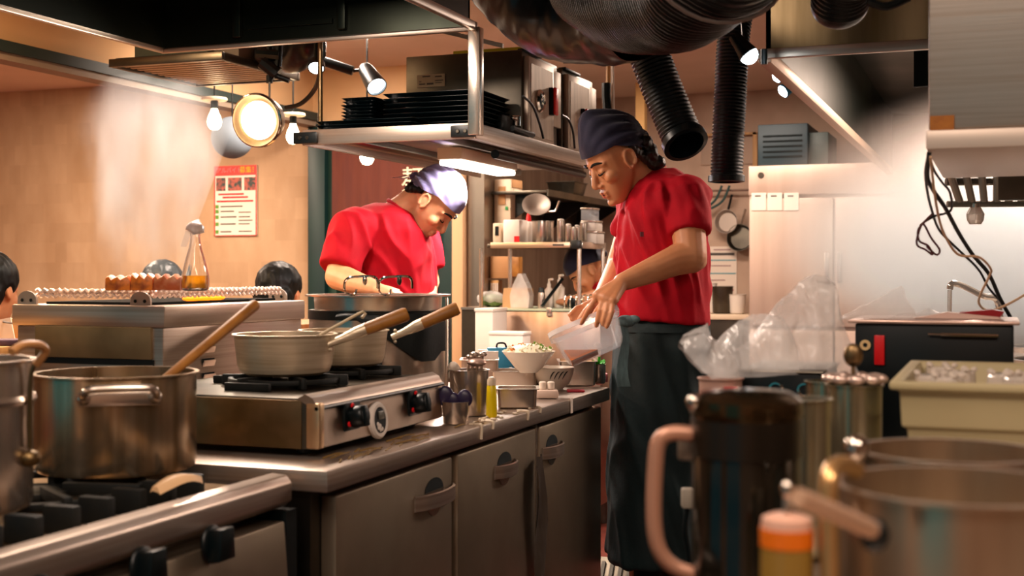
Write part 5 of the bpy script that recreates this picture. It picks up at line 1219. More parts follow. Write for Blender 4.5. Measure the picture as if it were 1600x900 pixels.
p = WY(846, 480, 5.72); t = thing('steel_shaker', 'small steel shaker with a black top beside the pump bottles', 'shaker', (p.x, 5.72, bzt)); M().lathe([(0, 0), (.018, 0), (.018, .06), (.014, .085), (0, .09)], (p.x, 5.72, bzt), 18).build('body', STEEL, t); M().lathe([(0, .075), (.0165, .075), (.012, .098), (0, .10)], (p.x, 5.72, bzt), 16).build('top', BLACKPL, t)
t = thing('squeegee', 'black bar leaning diagonally before the pump bottles', 'squeegee', WY(847, 478, 5.66)); M().tube([WY(847, 478, 5.66), WY(879, 436, 5.84)], .008, 8).build('bar', BLACKPL, t)
p = WY(905, 475, 5.72); t = thing('wire_rack', 'small wire rack of lids and a black bowl on the bench edge', 'rack', (p.x, 5.72, bzt))
for i in range(5):
    x = p.x-.06+i*.028; M().tube([V(x, 5.68, bzt), V(x+.003, 5.68, bzt+.05), V(x+.012, 5.70, bzt+.065), V(x+.02, 5.74, bzt+.05), V(x+.02, 5.76, bzt)], .003, 6, smooth=4).build('wire', CHROME, t)
M().ell((p.x-.035, 5.72, bzt+.026), (.024, .03, .026), seg=14, rg=10).build('black_bowl', BLACKPL, t)
# foam boxes, blue bag in front of the bench
st_ = tag(M().box(-2.42, -2.0, 5.22, 5.56, .70, .72).build('low_stand', STEELD, bevel=.003), 'low steel stand carrying the white foam boxes before the bench', 'stand')
for x in (-2.4, -2.02):
    for y in (5.24, 5.54): M().tube([V(x, y, 0), V(x, y, .70)], .012, 8).build('leg', STEELD, st_, world=True)
for i, (pa_, pb_, y0_, y1_, lab) in enumerate((((742, 541), (770, 482), 5.36, 5.54, 'tall white foam box standing beside the steel bench'), ((764, 550), (817, 519), 5.24, 5.34, 'low white foam box before the steel bench'))):
    q0, q1 = WY(*pa_, y0_), WY(*pb_, y0_); t = thing('foam_box', lab, 'box', (q0.x, y0_, .721), 'foam boxes before the bench')
    M().box(q0.x, q1.x, y0_, y1_, .721, q1.z-.016).build('body', WHITE_M, t, bevel=.005); M().box(q0.x-.003, q1.x+.003, y0_-.003, y1_+.003, q1.z-.016, q1.z).build('lid', WHITE_M, t, bevel=.004)
# refrigerator in the haze
fr = thing('refrigerator', 'tall pale steel refrigerator in the steam at the back', 'refrigerator', (-.86, 7.7, 0))
FRM = mat('fridge_steel', '#c3aa9a', .45, .35, '#b79d8c', nscale=2, stretch=(6, 6, .4)); fx0, fx1, fy, fz = -1.345, -.38, 7.40, 1.80
M().box(fx0, fx1, fy, 8.05, .08, fz).build('body', FRM, fr, bevel=.006)
M().box(fx0, fx1, fy-.025, fy, 1.63, fz).build('top_panel', FRM, fr, bevel=.006)
for i in range(2):
    for z0_, z1_ in ((.12, .86), (.88, 1.61)):
        d = M().box(fx0+.005+i*.482, fx0+.477+i*.482, fy-.035, fy, z0_, z1_).build('door', FRM, fr, bevel=.008)
        x = fx0+(.43 if i == 0 else .50); M().box(x, x+.025, fy-.055, fy-.035, z0_+.25, z0_+.42).build('handle', STEEL, d, bevel=.004)
p = WY(1189, 274, fy-.026); M().lathe(cyl_prof(.018, 0, .003, .001), p, 20, (0, -1, 0)).build('round_badge', STEELD, fr); 
for i, px in enumerate((1174, 1199, 1225)):
    q0, q1 = WY(px, 329, fy-.04), WY(px+23, 301, fy-.04)
    n_ = thing('paper_note', ('white paper note on the refrigerator door, nearest the door edge', 'white paper note in the middle of the refrigerator door row', 'white paper note deepest in the steam on the refrigerator door')[i], 'note', (q0.x, fy-.04, q0.z), 'notes on the refrigerator')
    M().box(q0.x, q1.x, fy-.040, fy-.0365, q0.z, q1.z).build('sheet', PAPER, n_, 0); M().box(q0.x+.02, q1.x-.03, fy-.0415, fy-.040, q1.z-.022, q1.z-.014).build('text_line', FK, n_, 0)
for i in range(4): M().lathe(cyl_prof(.025, 0, .081, .003), (fx0+.06+(i % 2)*.84, fy+.06+(i//2)*.52, 0), 12).build('foot', STEELD, fr)
# dark machine boxes on the refrigerator
q0, q1 = WY(1184, 252, 7.45), WY(1262, 192, 7.45)
t = thing('compressor_box', 'dark blue-grey machine box on top of the refrigerator', 'machine', (q0.x, 7.6, fz)); M().box(q0.x, q1.x, 7.45, 7.95, fz+.001, q1.z).build('case', mat('slate', '#1c3038', .5), t, bevel=.005); M().box(q1.x, q1.x+.11, 7.5, 7.9, fz+.001, q1.z-.05).build('side_case', mat('slate2', '#33413f', .5), t, bevel=.005)
for k in range(5): M().box(q0.x+.03, q1.x-.03, 7.445, 7.45, fz+.05+k*.03, fz+.06+k*.03).build('louver', NOTHERE, t)
# notice on the back wall, hanging pans, cables, wooden post, shelf
q0, q1 = WY(1106, 471, 8.19), WY(1151, 385, 8.19); nt_ = thing('wall_notice', 'white printed notice with blue lines on the back wall beside the cook', 'notice', (q0.x, 8.19, q0.z)); M().box(q0.x, q1.x, 8.192, 8.198, q0.z, q1.z).build('sheet', PAPER, nt_, 0)
w_, h_ = q1.x-q0.x, q1.z-q0.z; FBL = mat('blue_line', '#3f8f9c', .6)
for u0, u1, v0, v1, mm in ((.2, .8, .93, .955, FGR), (.05, .92, .84, .885, FK), (.0, .97, .74, .76, FBL), (0, .97, .50, .52, FBL), (0, .5, .24, .26, FBL), (.1, .8, .64, .66, FGR), (.1, .6, .38, .40, FGR), (.6, .9, .2, .22, FRD)):
    M().box(q0.x+w_*u0, q0.x+w_*u1, 8.190, 8.192, q0.z+h_*v0, q0.z+h_*v1).build('print_line', mm, nt_, 0)
rl = tag(M().tube([V(-1.9, 8.12, 1.71), V(-1.36, 8.12, 1.71)], .008, 8).build('utensil_rail', STEEL), 'thin steel rail on the back wall carrying hanging pans', 'rail')
for i, (px, py, r, lab, mm) in enumerate(((1137, 347, .075, 'pale round frying pan hanging on the back wall', mat('pan_pale', '#a3958a', .4, .7)), (1158, 372, .085, 'dark frying pan edge hanging beside the refrigerator', STEELD))):
    p = WY(px, py, 8.14); t = thing('hanging_pan', lab, 'pan', p, 'pans hanging on the back wall'); M().lathe([(0, 0), (r*.8, 0), (r, .03), (r+.002, .03), (r*.82, -.004), (0, -.004)], p, 32, (-.2, -1, .1)).build('pan', mm, t); M().tube([p+V(.0, 0, r*.9), p+V(.03, -.01, r+.10)], .008, 8).build('handle', STEEL if i else BLACKPL, t)
for i, pts in enumerate((((1128, 290), (1118, 312), (1100, 328)), ((1140, 290), (1128, 315), (1102, 330)))):
    tag(M().tube([WY(*q, 8.1) for q in pts], .008, 8, smooth=6).build('wall_cable', mat('cable_teal%d' % i, '#2d4a48', .5)), ('dark teal cable curving on the back wall, upper of the two', 'dark teal cable curving on the back wall, lower of the two')[i], 'cable', 'cables on the back wall')
t = thing('back_counter', 'low back counter with pots under the wall notice', 'counter', (-1.7, 8.0, 0)); M().box(-2.25, -1.40, 7.75, 8.19, .10, .90).build('body', STEELD, t); M().box(-2.27, -1.38, 7.73, 8.19, .90, .93).build('top', CREAMPL, t, bevel=.004); M().box(-2.2, -1.45, 7.78, 8.15, 0, .10).build('plinth', NOTHERE, t)
for i, (px, r, h_, mm, lab) in enumerate(((1128, .07, .17, STEELD, 'grey steel pail on the back counter behind the cook'), (1152, .055, .12, WHITE_M, 'white crumpled tub on the back counter next to the pail'), (1108, .05, .19, WHITE_M, 'white jar on the back counter touching the cook outline'))):
    p = WY(px, 490, 7.95); t = thing('counter_pot', lab, 'pot', (p.x, 7.95, .931), 'pots on the back counter'); M().lathe(pot_prof(r, h_, .003, .004, .85), (p.x, 7.95, .931), 24).build('body', mm, t); M().lathe([(0, h_*.7), (r*.85, h_*.7), (r*.6, h_*.9), (0, h_*.95)], (p.x, 7.95, .931), 16).build('contents', BLACK if i == 0 else PAPER, t)
tag(M().box(WY(993, 200, 7.6).x, WY(1007, 200, 7.6).x, 7.6, 7.66, 0, 2.35).build('wood_post', mat('post_wood', '#d6a869', .6)), 'pale yellow wooden post behind the cook\'s head', 'post')
fm_ = thing('yellow_frame', 'yellowish wooden frame on the back wall between hose and refrigerator', 'frame', WY(1130, 260, 8.15))
for q in ((1070, 1182, 206, 214), (1176, 1183, 206, 262)):
    a_, b2 = WY(q[0], q[3], 8.15), WY(q[1], q[2], 8.15); M().box(a_.x, b2.x, 8.15, 8.198, a_.z, b2.z).build('bar', WOODL, fm_)
a_, b2 = WY(1095, 258, 8.18), WY(1176, 216, 8.18); M().box(a_.x, b2.x, 8.185, 8.199, a_.z, b2.z).build('panel', mat('frame_panel', '#a98f7c', .6), fm_)
# ceiling pole with black sleeve
pp_ = thing('ceiling_pole', 'pale pole with a black sleeve hanging behind the cook\'s bandana', 'pole', W(951, 130, 5.6)); M().tube([W(951, 60, 5.6), V(*W(951, 60, 5.6).xy, 2.35)], .012, 8).build('stem', WOODL, pp_); M().tube([W(951, 60, 5.6), W(951, 190, 5.6)], .012, 10).build('pole', WOODL, pp_); M().tube([W(947, 130, 5.58), W(947, 150, 5.58), W(950, 185, 5.58)], .020, 10).build('sleeve', BLACKPL, pp_); M().tube([W(957, 70, 5.58), W(958, 130, 5.58), W(959, 190, 5.58)], .006, 8).build('side_tube', WHITE_M, pp_)
tag(M().tube([W(880, 98, 5.62), W(960, 99, 5.62), W(1000, 97, 5.62)], .003, 6).build('ceiling_wire', BLACKPL), 'thin dark wire strung across below the ceiling', 'wire')
# ================================================================== bowls and tubs on the worktop
ZC = .8505
def at(px, py): return WZ(px, py, ZC)
def gn(px, py, d, w, dp, h_): return
# cup with dark purple scoops
p = at(712, 662); p.z = ZC; t = thing('scoop_cup', 'small steel cup holding dark purple scoops beside the table stove', 'cup', p)
M().lathe(pot_prof(.030, .050, .002, .002, .95, .005), p, 28).build('cup', STEEL, t)
for i, (dx, h_, r) in enumerate(((-.024, .062, .020), (-.006, .052, .016), (.020, .056, .018))):
    c = p+CU*dx+UP*h_; s_ = M(); s_.ell(c, (r, .008, r*1.15), Matrix.Rotation(TH, 3, 'Z'), 18, 12); s_.tube([c-UP*r, p+CU*dx*.3+UP*.006], .004, 8)
    s_.build('scoop', PURPLEP, t)
# tall steel pot with utensils
p = at(733, 648); p.z = ZC; t = thing('utensil_pot', 'tall steel pot crowded with ladles and spoons on the worktop', 'pot', p)
M().lathe(pot_prof(.046, .108, .002, .003, 1, .006), p, 36).build('pot', STEEL, t)
for i in range(4):
    a_ = p+CU*(-.02+.014*i)+UP*.02; b2 = a_+CU*(.022-.004*i)+UP*(.115+.006*(i % 2)); ut = M(); ut.tube([a_, b2], .0035, 8); ut.ell(b2+UP*.003, (.012, .008, .006), seg=12, rg=8); ut.build('spoon', STEEL, t)
sp_ = M(); sp_.ell(p+CU*.018+UP*.125-CF*.01, (.024, .02, .010), seg=16, rg=8); sp_.build('spoon_bowl', mat('spoon_pinkish', '#c9a99a', .35, .6), t)
nk_ = M(); nk_.ell(p-CU*.036+UP*.112, (.014, .012, .016), seg=12, rg=8); o = nk_.build('napkin', PAPER, t)
for v in o.data.vertices: v.co += Vector(noise.noise_vector(v.co*90))*.004
# yellow squeeze bottle
p = at(768, 652); p.z = ZC; t = thing('mustard_bottle', 'bright yellow squeeze bottle with a pale cap on the worktop', 'bottle', p)
M().lathe([(0, 0), (.0115, 0), (.013, .004), (.0125, .045), (.011, .072), (.009, .076), (0, .076)], p, 20).build('bottle', YELLOW, t)
M().lathe([(0, .075), (.0105, .075), (.010, .088), (.006, .094), (0, .095)], p, 16).build('cap', CREAMPL, t)
def gpan(name, lab, px0, px1, py, dep, h_, m_, group=None, zb=ZC, fill=None, fillm=None):
    a_, b2 = WZ(px0, py, zb), WZ(px1, py, zb); u = (b2-a_); L = u.length; u.normalize(); w_ = UP.cross(u); c = (a_+b2)/2+w_*dep/2; c.z = zb
    t = thing(name, lab, 'pan', c, group)
    def q(e, z, r=.01, n=4):
        o = []
        hx, hy = L/2+e, dep/2+e
        for qx, qy, a0 in ((1, 1, 0), (-1, 1, 90), (-1, -1, 180), (1, -1, 270)):
            for k in range(n+1):
                an = math.radians(a0+90*k/n); o.append(c+u*(qx*(hx-r)+r*math.cos(an))+w_*(qy*(hy-r)+r*math.sin(an))+UP*z)
        return o
    M().loft([q(-.004, 0), q(0, .004), q(.002, h_-.003), q(.008, h_-.002), q(.008, h_), q(0, h_), q(-.002, .006), q(-.006, .003)]).build('shell', m_, t, 40)
    if fill: M().loft([q(-.003, fill-.01), q(-.002, fill)]).build('contents', fillm, t, 40)
    return t, c, u, w_
gpan('food_pan', 'steel food pan in front on the worktop, reflecting the yellow bottle', 778, 838, 639, .085, .050, STEEL, 'steel food pans on the worktop', fill=.03, fillm=mat('pan_dark', '#2b2018', .4))
gpan('food_pan', 'steel food pan standing behind the front pan', 770, 838, 610, .11, .055, STEEL, 'steel food pans on the worktop')
gpan('food_pan', 'pale steel tray pan behind the utensil pot', 722, 775, 608, .10, .085, mat('pan_pale_steel', '#c2ab9c', .35, .8), 'steel food pans on the worktop')
t, c, u, w_ = gpan('sauce_pan_block', 'square steel pan of chopped food under the poured sauce', 876, 930, 604, .12, .075, STEEL, None, fill=.068, fillm=mat('chopped_food', '#c98a52', .6, 0, '#e0b98a', nscale=60, bump=.6))
# small upturned rack box under the salad bowl
bx_ = gpan('serving_box', 'shallow steel box carrying the salad bowl', 800, 856, 604, .11, .055, STEELD)[0]
cb_ = W(826, 585, 3.62)
p = V(cb_.x, cb_.y, ZC+.056); t = thing('salad_bowl', 'flared white bowl heaped with shredded salad and orange bits', 'bowl', p)
M().lathe([(0, 0), (.026, 0), (.028, .004), (.040, .014), (.075, .058), (.076, .060), (.073, .060), (.038, .018), (0, .008)], p, 48).build('bowl', CERAM, t)
M().lathe([(0, .046), (.062, .046), (.066, .056), (.045, .074), (.02, .080), (0, .081)], p, 28).build('salad_heap', FOODW, t)
sal = {}
random.seed(11)
for nm, mm, n, th0, th1 in (('shred', FOODW, 60, -1, 3.0), ('green_piece', GREENL, 34, -.5, .9), ('orange_piece', FOODO, 26, 2.2, 4.6)):
    g = M()
    for i in range(n):
        a_ = random.uniform(th0, th1); r_ = random.uniform(.015, .064); q = p+CU*r_*math.cos(a_)-CF*r_*math.sin(a_)+UP*(.082-r_*.30)
        dv = Vector((random.uniform(-1, 1), random.uniform(-1, 1), random.uniform(-.2, .8))).normalized()
        g.obox(q, dv, dv.orthogonal().normalized(), dv.cross(dv.orthogonal().normalized()), random.uniform(.012, .024), .005, .003)
    g.build(nm, mm, t, 0)['kind'] = 'stuff'
# grey bowl with brush strokes
p = at(865, 609); p.z = ZC; t = thing('brushed_bowl', 'grey bowl with curved black brush strokes on the worktop edge', 'bowl', p)
prof = [(0, .0), (.026, 0), (.028, .004), (.046, .020), (.056, .045), (.0595, .064), (.058, .066), (.055, .063), (.043, .022), (0, .008)]
M().lathe(prof, p, 48).build('bowl', CERAMG, t)
for i in range(4):
    pts = []
    for k in range(7):
        v = k/6; a_ = math.radians(-52+i*13+v*16); z = .034+.022*math.sin(v*math.pi*.55); r_ = .0515+(z-.03)*.30+.001
        pts.append(p+(CU*math.cos(a_-.9)*1+CF*math.sin(a_-.9))*r_+UP*z)
    M().tube(pts, [.0006, .0018, .002, .0016, .0005], 6).build('brush_stroke', BLACK, t)
# paper packets and folded towel at the edge with tape
p = at(855, 622); p.z = ZC; t = thing('folded_towel', 'pale folded towel and rolls lying on the worktop edge with a hanging strip', 'towel', p)
M().obox(p+UP*.012, CU, CF, UP, .060, .05, .022).build('towel', mat('towel_pinkish', '#cdb5a6', .9, bump=.3, nscale=60), t, bevel=.006)
for k in (-.012, .010): M().lathe(cyl_prof(.010, 0, .022, .003), p+CU*k+UP*.023, 16).build('roll', PAPER, t)
e = V(-1.0685, p.y+.005, .85); M().box(e.x, e.x+.0015, e.y-.008, e.y+.008, .812, .853).build('tape_strip', PAPER, t)
for i, (px, py, w_, d_, h_, lab, mm) in enumerate(((900, 613, .05, .04, .006, 'thin red cloth under the square steel pan corner', mat('red_cloth', '#b5323c', .8)), (937, 597, .05, .05, .026, 'pink lidded tub at the far end of the worktop', PINK))):
    p = at(px, py); p.z = ZC; p = p+CF*.02; tag(M().obox(p+UP*h_/2, CU, CF, UP, w_, d_, h_).build('red_cloth' if i == 0 else 'pink_tub', mm, None, bevel=.003), lab, 'cloth' if i == 0 else 'tub')
# cups at the far end
for i, (px, d, mm, top, lab) in enumerate(((938, 4.02, STEELD, GREENL, 'steel cup topped with green herbs at the far worktop end'), (952, 3.98, mat('cup_pale', '#cbb6a4', .4), None, 'pale ribbed cup beside the herb cup'))): pass
p = W(936, 585, 3.86); zc_ = ZC; p.z = ZC; t = thing('herb_cup', 'steel cup topped with green herbs at the far worktop end', 'cup', p); M().lathe(pot_prof(.020, .062, .002, .002), p, 20).build('cup', STEEL, t)
g = M()
for i in range(16):
    dv = Vector((random.uniform(-1, 1), random.uniform(-1, 1), random.uniform(0, .5))).normalized(); g.obox(p+UP*.064+dv*.012, dv, dv.orthogonal().normalized(), dv.cross(dv.orthogonal().normalized()), .016, .008, .002)
g.build('herbs', mat('herb_bright', '#3fae2c', .5), t, 0)['kind'] = 'stuff'
# blue pouch and price cards by the pale pan
p = V(*W(782, 560, 3.9).xy, ZC); t = thing('blue_pouch', 'blue fabric pouch with a black handle behind the worktop pans', 'pouch', p)
M().obox(p+UP*.055, CU, CF, UP, .085, .03, .11).build('pouch', BLUEB, t, bevel=.006); M().tube([p+CU*-.012+UP*.11, p+CU*-.008+UP*.122, p+CU*.012+UP*.122, p+CU*.018+UP*.11], .003, 8, smooth=4).build('handle', BLACKPL, t)
for i, (px, lab) in enumerate(((766, 'white card standing before the blue pouch'), (755, 'white card half hidden at the side of the blue pouch'))):
    p = V(*W(px, 560, 3.78+i*.07).xy, ZC); tag(M().obox(p+UP*.055, CU, (CF+UP*.2).normalized(), (UP-CF*.2).normalized(), .048-.02*i, .003, .105).build('white_card', WHITE_M), lab, 'card', 'white cards on the worktop')
# brown cloth hanging between the doors
m = M(); m.loft([[V(-1.062+.008*math.sin(k*1.3+j), 2.985+.016*(k-1.5)+.002*j, .735-j*.055) for k in range(5)] for j in range(7)], cap=False, closed=False)
t = thing('hanging_rag', 'brown rag hanging from the middle fridge door handle', 'cloth', (-1.06, 2.98, .4)); m.build('rag', mat('rag_brown', '#3a2a1a', .9), t, 60)
# floor grate and wooden crate beyond the counter
t = thing('floor_grate', 'slatted grey floor grate leaning under the far end of the counter', 'grate', (-1.2, 4.0, 0)); M().obox((-1.22, 4.0, .12), (1, 0, 0), (0, .6, .8), (0, -.8, .6), .30, .30, .012).build('frame', STEELD, t)
for k in range(9): M().obox(V(-1.22+(-.12+k*.03), 3.995, .125), (1, 0, 0), (0, .6, .8), (0, -.8, .6), .012, .26, .016).build('slat', mat('slat_grey%d' % k, '#5a554c', .6, .2) if k == 0 else MATS['slat_grey0'], t)
t = thing('wire_shelf_end', 'curled steel wire shelf end between the counter and the apron', 'rack', (-1.22, 3.75, 0))
for k in range(5): M().tube([V(-1.41, 3.70, .45+k*.07), V(-1.24, 3.70, .46+k*.07), V(-1.18, 3.74, .475+k*.07), V(-1.24, 3.91, .47+k*.07)], .005, 8, smooth=4).build('wire', STEEL, t)
for x, y in ((-1.40, 3.70), (-1.23, 3.92)): M().tube([V(x, y, 0), V(x, y, .80)], .008, 8).build('upright', STEEL, t)
# dining counter behind the grill with small boxes
t = thing('dining_counter', 'pale wooden dining counter ledge behind the grill', 'counter', (-2.35, 3.4, 0)); M().box(-2.46, -2.24, 1.6, 4.9, .98, 1.01).build('top', WOODL, t, bevel=.004); M().box(-2.28, -2.25, 1.6, 4.9, 0, .98).build('front', WOODD, t)
p = V(*W(24, 534, 3.3).xy, 1.0105); tag(M().obox(p+UP*.03, CU, CF, UP, .032, .04, .06).build('wooden_box', WOODL, None, bevel=.003), 'small pale wooden box on the dining counter at the picture edge', 'box')
p = V(*W(5, 534, 3.25).xy, 1.011); tag(M().obox(p+UP*.032, (CU+UP*.2).normalized(), CF, (UP-CU*.2).normalized(), .05, .004, .055).build('menu_card', PAPER), 'tilted white card on the dining counter', 'card')
p = V(*W(10, 540, 3.14).xy, 1.0105); tag(M().obox(p+UP*.008, CU, CF, UP, .09, .07, .014).build('purple_cloth', mat('purple_cloth', '#5b4654', .9), None, bevel=.004), 'folded purple cloth on the dining counter', 'cloth')
tag(M().tube([W(-30, 498, 3.3), W(5, 503, 3.25), W(31, 507, 3.05)], .0025, 6, smooth=5).build('counter_cable', BLACKPL), 'thin black cable running to the grill from the picture edge', 'cable')

# ================================================================== the pass on the right, close to the camera
pc_ = thing('pass_counter', 'stainless pass counter close to the camera carrying the jug and steel pots', 'counter', (.35, 1.2, 0))
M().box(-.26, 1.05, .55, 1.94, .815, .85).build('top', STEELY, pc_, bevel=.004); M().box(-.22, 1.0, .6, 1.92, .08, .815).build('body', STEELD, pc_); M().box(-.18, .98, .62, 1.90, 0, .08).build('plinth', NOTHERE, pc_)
st2 = thing('side_table', 'steel side table behind the pass counter carrying the black box and plastic bag', 'table', (.3, 2.4, 0))
M().box(-.43, 1.05, 1.95, 3.05, .815, .85).build('top', STEELY, st2, bevel=.004); M().box(-.40, 1.03, 1.98, 3.03, .20, .22).build('lower_shelf', STEELD, st2)
for x in (-.38, 1.0):
    for y in (2.0, 3.0): M().tube([V(x, y, 0), V(x, y, .815)], .02, 12).build('leg', STEEL, st2)
pg = thing('power_plug', 'white plug and black cord hanging at the side table edge behind the jug handle', 'plug', V(-.43, 1.84, .7)); M().obox(W(1074, 778, 1.95), CU, CF, UP, .018, .02, .03).build('plug', mat('plug_grey', '#8f8577', .5), pg, bevel=.003); M().tube([W(1074, 794, 1.95), W(1070, 830, 1.95), W(1076, 870, 1.95), W(1074, 930, 1.95)], .004, 8, smooth=5).build('cord', BLACKPL, pg)
# jug
d = 1.28; p = V(*W(1166, 700, d).xy, ZC); t = thing('coffee_jug', 'dark glass jug with steel lid and a big curved handle, blurred near the camera', 'jug', p)
zt_ = W(1166, 640, d).z; R_ = .0535
M().lathe([(0, 0), (R_-.004, 0), (R_, .004), (R_, zt_-ZC-.035), (R_-.003, zt_-ZC-.03), (R_-.003, .006), (0, .006)], p, 40).build('glass_body', BOTTLEJ, t)
M().lathe([(R_-.002, zt_-ZC-.045), (R_+.0015, zt_-ZC-.045), (R_+.0015, zt_-ZC-.008), (R_-.002, zt_-ZC-.008)], p, 40).build('collar', mat('jug_collar', '#1c150e', .3, .3), t)
M().lathe([(0, 0), (R_+.001, 0), (R_+.003, .006), (R_+.002, .018), (R_-.01, .026), (0, .030)], V(p.x, p.y, zt_-.008), 40).build('lid', mat('jug_lid', '#4a3b28', .18, .9), t)
M().ell(W(1084, 628, d-.02), (.008, .008, .008), seg=12, rg=8).build('hinge', CHROME, t)
M().tube([W(1082, 678, d), W(1050, 677, d), W(1030, 690, d), W(1024, 730, d), W(1022, 810, d), W(1030, 858, d), W(1052, 885, d), W(1084, 897, d)], .0082, 14, smooth=8).build('handle', mat('jug_handle', '#b08068', .35, .3), t)
M().box(p.x-R_-.014, p.x-R_+.004, p.y-.012, p.y+.012, 1.0, 1.03).build('clip', mat('jug_clip', '#9a8a78', .4), t, bevel=.003)
# sauce bottle with orange top
d = .95; p = V(*W(1230, 850, d).xy, ZC); z1 = W(1230, 803, d).z; t = thing('dressing_bottle', 'short clear dressing bottle with an orange band and steel nozzle near the camera', 'bottle', p)
r_ = .0195; h_ = z1-ZC
M().lathe([(0, 0), (r_, 0), (r_, h_-.024), (0, h_-.024)], p, 28).build('lower', mat('dressing_lower', '#8a6a2c', .25), t)
M().lathe([(r_-.004, h_-.0235), (r_+.0005, h_-.0235), (r_+.0005, h_-.010), (r_-.004, h_-.010)], p, 28).build('orange_band', mat('orange_band', '#d8690a', .35), t)
M().lathe([(0, h_-.012), (r_, h_-.012), (r_-.001, h_-.003), (r_-.008, h_), (0, h_)], p, 28).build('cap', mat('cap_peach', '#cfa08a', .3), t)
M().tube([V(p.x, p.y, z1), V(p.x, p.y, z1+.016)]+[], .003, 8).build('nozzle', STEEL, t); M().ell(V(p.x, p.y, z1+.018), (.005, .005, .007), seg=10, rg=8).build('nozzle_tip', CHROME, t)
# two steel measuring pots
WARMST = mat('steel_warm', '#c2ac92', .3, .9, '#a8917a', nscale=4, stretch=(5, 5, .4), rvar=.06)
for i, (px, py, d, r_, lab) in enumerate(((1505, 757, .95, .090, 'big steel measuring pot with a tube handle at the picture corner'), (1485, 703, 1.19, .084, 'steel pot with a bright rolled rim behind the corner pot'))):
    c = W(px, py, d); p = V(c.x, c.y, ZC); t = thing('measuring_pot', lab, 'pot', p, 'steel pots near the camera')
    M().lathe(pot_prof(r_, c.z-ZC, .0025, .004, .97), p, 56).build('body', WARMST, t)
    M().lathe([(0, c.z-ZC-.045), (r_-.004, c.z-ZC-.045), (r_-.004, c.z-ZC-.05), (0, c.z-ZC-.05)], p, 32).build('contents', mat('pot_liquid%d' % i, '#6e6350', .15), t)
    if i == 0:
        M().tube([W(1338, 735, .96), W(1318, 726, .95), W(1302, 733, .94), W(1296, 760, .93), W(1296, 820, .93), W(1298, 930, .93)], .0072, 12, smooth=7).build('tube_handle', mat('handle_warm', '#c49a66', .3, .8), t)
    else:
        M().ell(W(1338, 700, 1.14), (.012, .012, .012), seg=14, rg=10).build('rivet', CHROME, t)
t = thing('ladle_rod', 'pale blurred ladle handle pointing out of the corner pot', 'ladle', W(1360, 830, .86)); M().tube([W(1246, 777, .80), W(1300, 800, .82), W(1362, 828, .85)], .0062, 12, smooth=4).build('handle', mat('rod_pale', '#c9a184', .35, .4), t); M().ell(W(1366, 836, .855), (.010, .008, .012), seg=12, rg=8).build('joint', BLACK, t)
GLASSW = mat('glass_white', '#f2e6da', .08, trans=.45)
# beige bin with glasses
yb0, yb1 = W(1405, 600, 1.62).y, W(1405, 600, 1.62).y+.40; xb0, xb1 = W(1400, 600, 1.62).x, W(1400, 600, 1.62).x+.44; zb1 = 1.052
t = thing('beige_bin', 'open beige plastic bin holding upturned glasses on the pass', 'bin', ((xb0+xb1)/2, (yb0+yb1)/2, ZC))
def binr(e, z): return [V(xb0-e, yb0-e, z), V(xb1+e, yb0-e, z), V(xb1+e, yb1+e, z), V(xb0-e, yb1+e, z)]
M().loft([binr(-.03, ZC), binr(-.012, zb1-.06), binr(-.006, zb1-.058), binr(-.004, zb1-.012), binr(.008, zb1-.010), binr(.008, zb1), binr(-.008, zb1), binr(-.03, ZC+.10), ]).build('bin', BEIGEBIN, t, 30, bevel=.004)
M().box(xb0+.13, xb0+.19, yb1-.004, yb1+.009, zb1-.04, zb1-.018).build('hand_hole', NOTHERE, t)
random.seed(5)
for i, (px, py, dd) in enumerate(((1452, 572, 1.80), (1480, 575, 1.76), (1500, 566, 1.88), (1568, 570, 1.80), (1592, 574, 1.78), (1470, 560, 1.95))):
    c = W(px, py, dd); p = V(c.x, c.y, ZC+.1005); tt = thing('drinking_glass', ('ribbed glass in the beige bin, nearest the bin edge', 'ribbed glass at the front of the first cluster in the beige bin', 'ribbed glass at the end of the first cluster in the beige bin', 'ribbed glass starting the second cluster in the beige bin', 'ribbed glass closest to the picture edge in the beige bin', 'ribbed glass at the back of the first cluster in the beige bin')[i], 'glass', p, 'glasses in the beige bin')
    h_ = max(.05, c.z-p.z-.012)
    M().lathe([(0, h_), (.020, h_), (.022, h_-.004), (.026, 0), (.0245, 0), (.020, h_-.008), (0, h_-.008)], p, 14).build('glass', GLASSW, tt, 0)
    for k in range(5): M().ell(p+V(.02*math.cos(k*1.3), .02*math.sin(k*1.3), h_+.002), (.005, .005, .004), seg=8, rg=6).build('facet', GLASSW, tt, 0)
# steel cups with cutlery
for i, (px, py, d, r_, lab, top) in enumerate(((1335, 600, 1.72, .036, 'steel canister full of cutlery beside the beige bin', 1), (1262, 622, 1.52, .027, 'tall steel canister behind the dark jug', 0), (1290, 595, 1.95, .030, 'steel tumbler behind the canister of cutlery', 0))):
    c = W(px, py, d); p = V(c.x, c.y, ZC); t = thing('cutlery_canister', lab, 'canister', p, 'steel canisters on the pass'); h_ = c.z-ZC
    M().lathe(pot_prof(r_, h_, .002, .003), p, 32).build('canister', mat('canister%d' % i, '#a09a80', .22, .9), t)
    if top:
        for k in range(9):
            a_ = k*.7; q = p+V(.02*math.cos(a_), .02*math.sin(a_), h_+.004); u_ = V(math.cos(a_), math.sin(a_), .3); M().ell(q+u_*.012, (.012, .008, .007), seg=10, rg=8).build('spoon_end', mat('spoon_pale', '#d9bfb2', .3, .7) if k == 0 else MATS['spoon_pale'], t)
        q = W(1333, 555, 1.72); M().ell(q, (.013, .008, .016), seg=12, rg=8).build('spoon_bowl', STEELG, t); M().tube([q-UP*.01, V(q.x, q.y, p.z+h_-.03)], .003, 6).build('spoon_stem', STEELG, t)
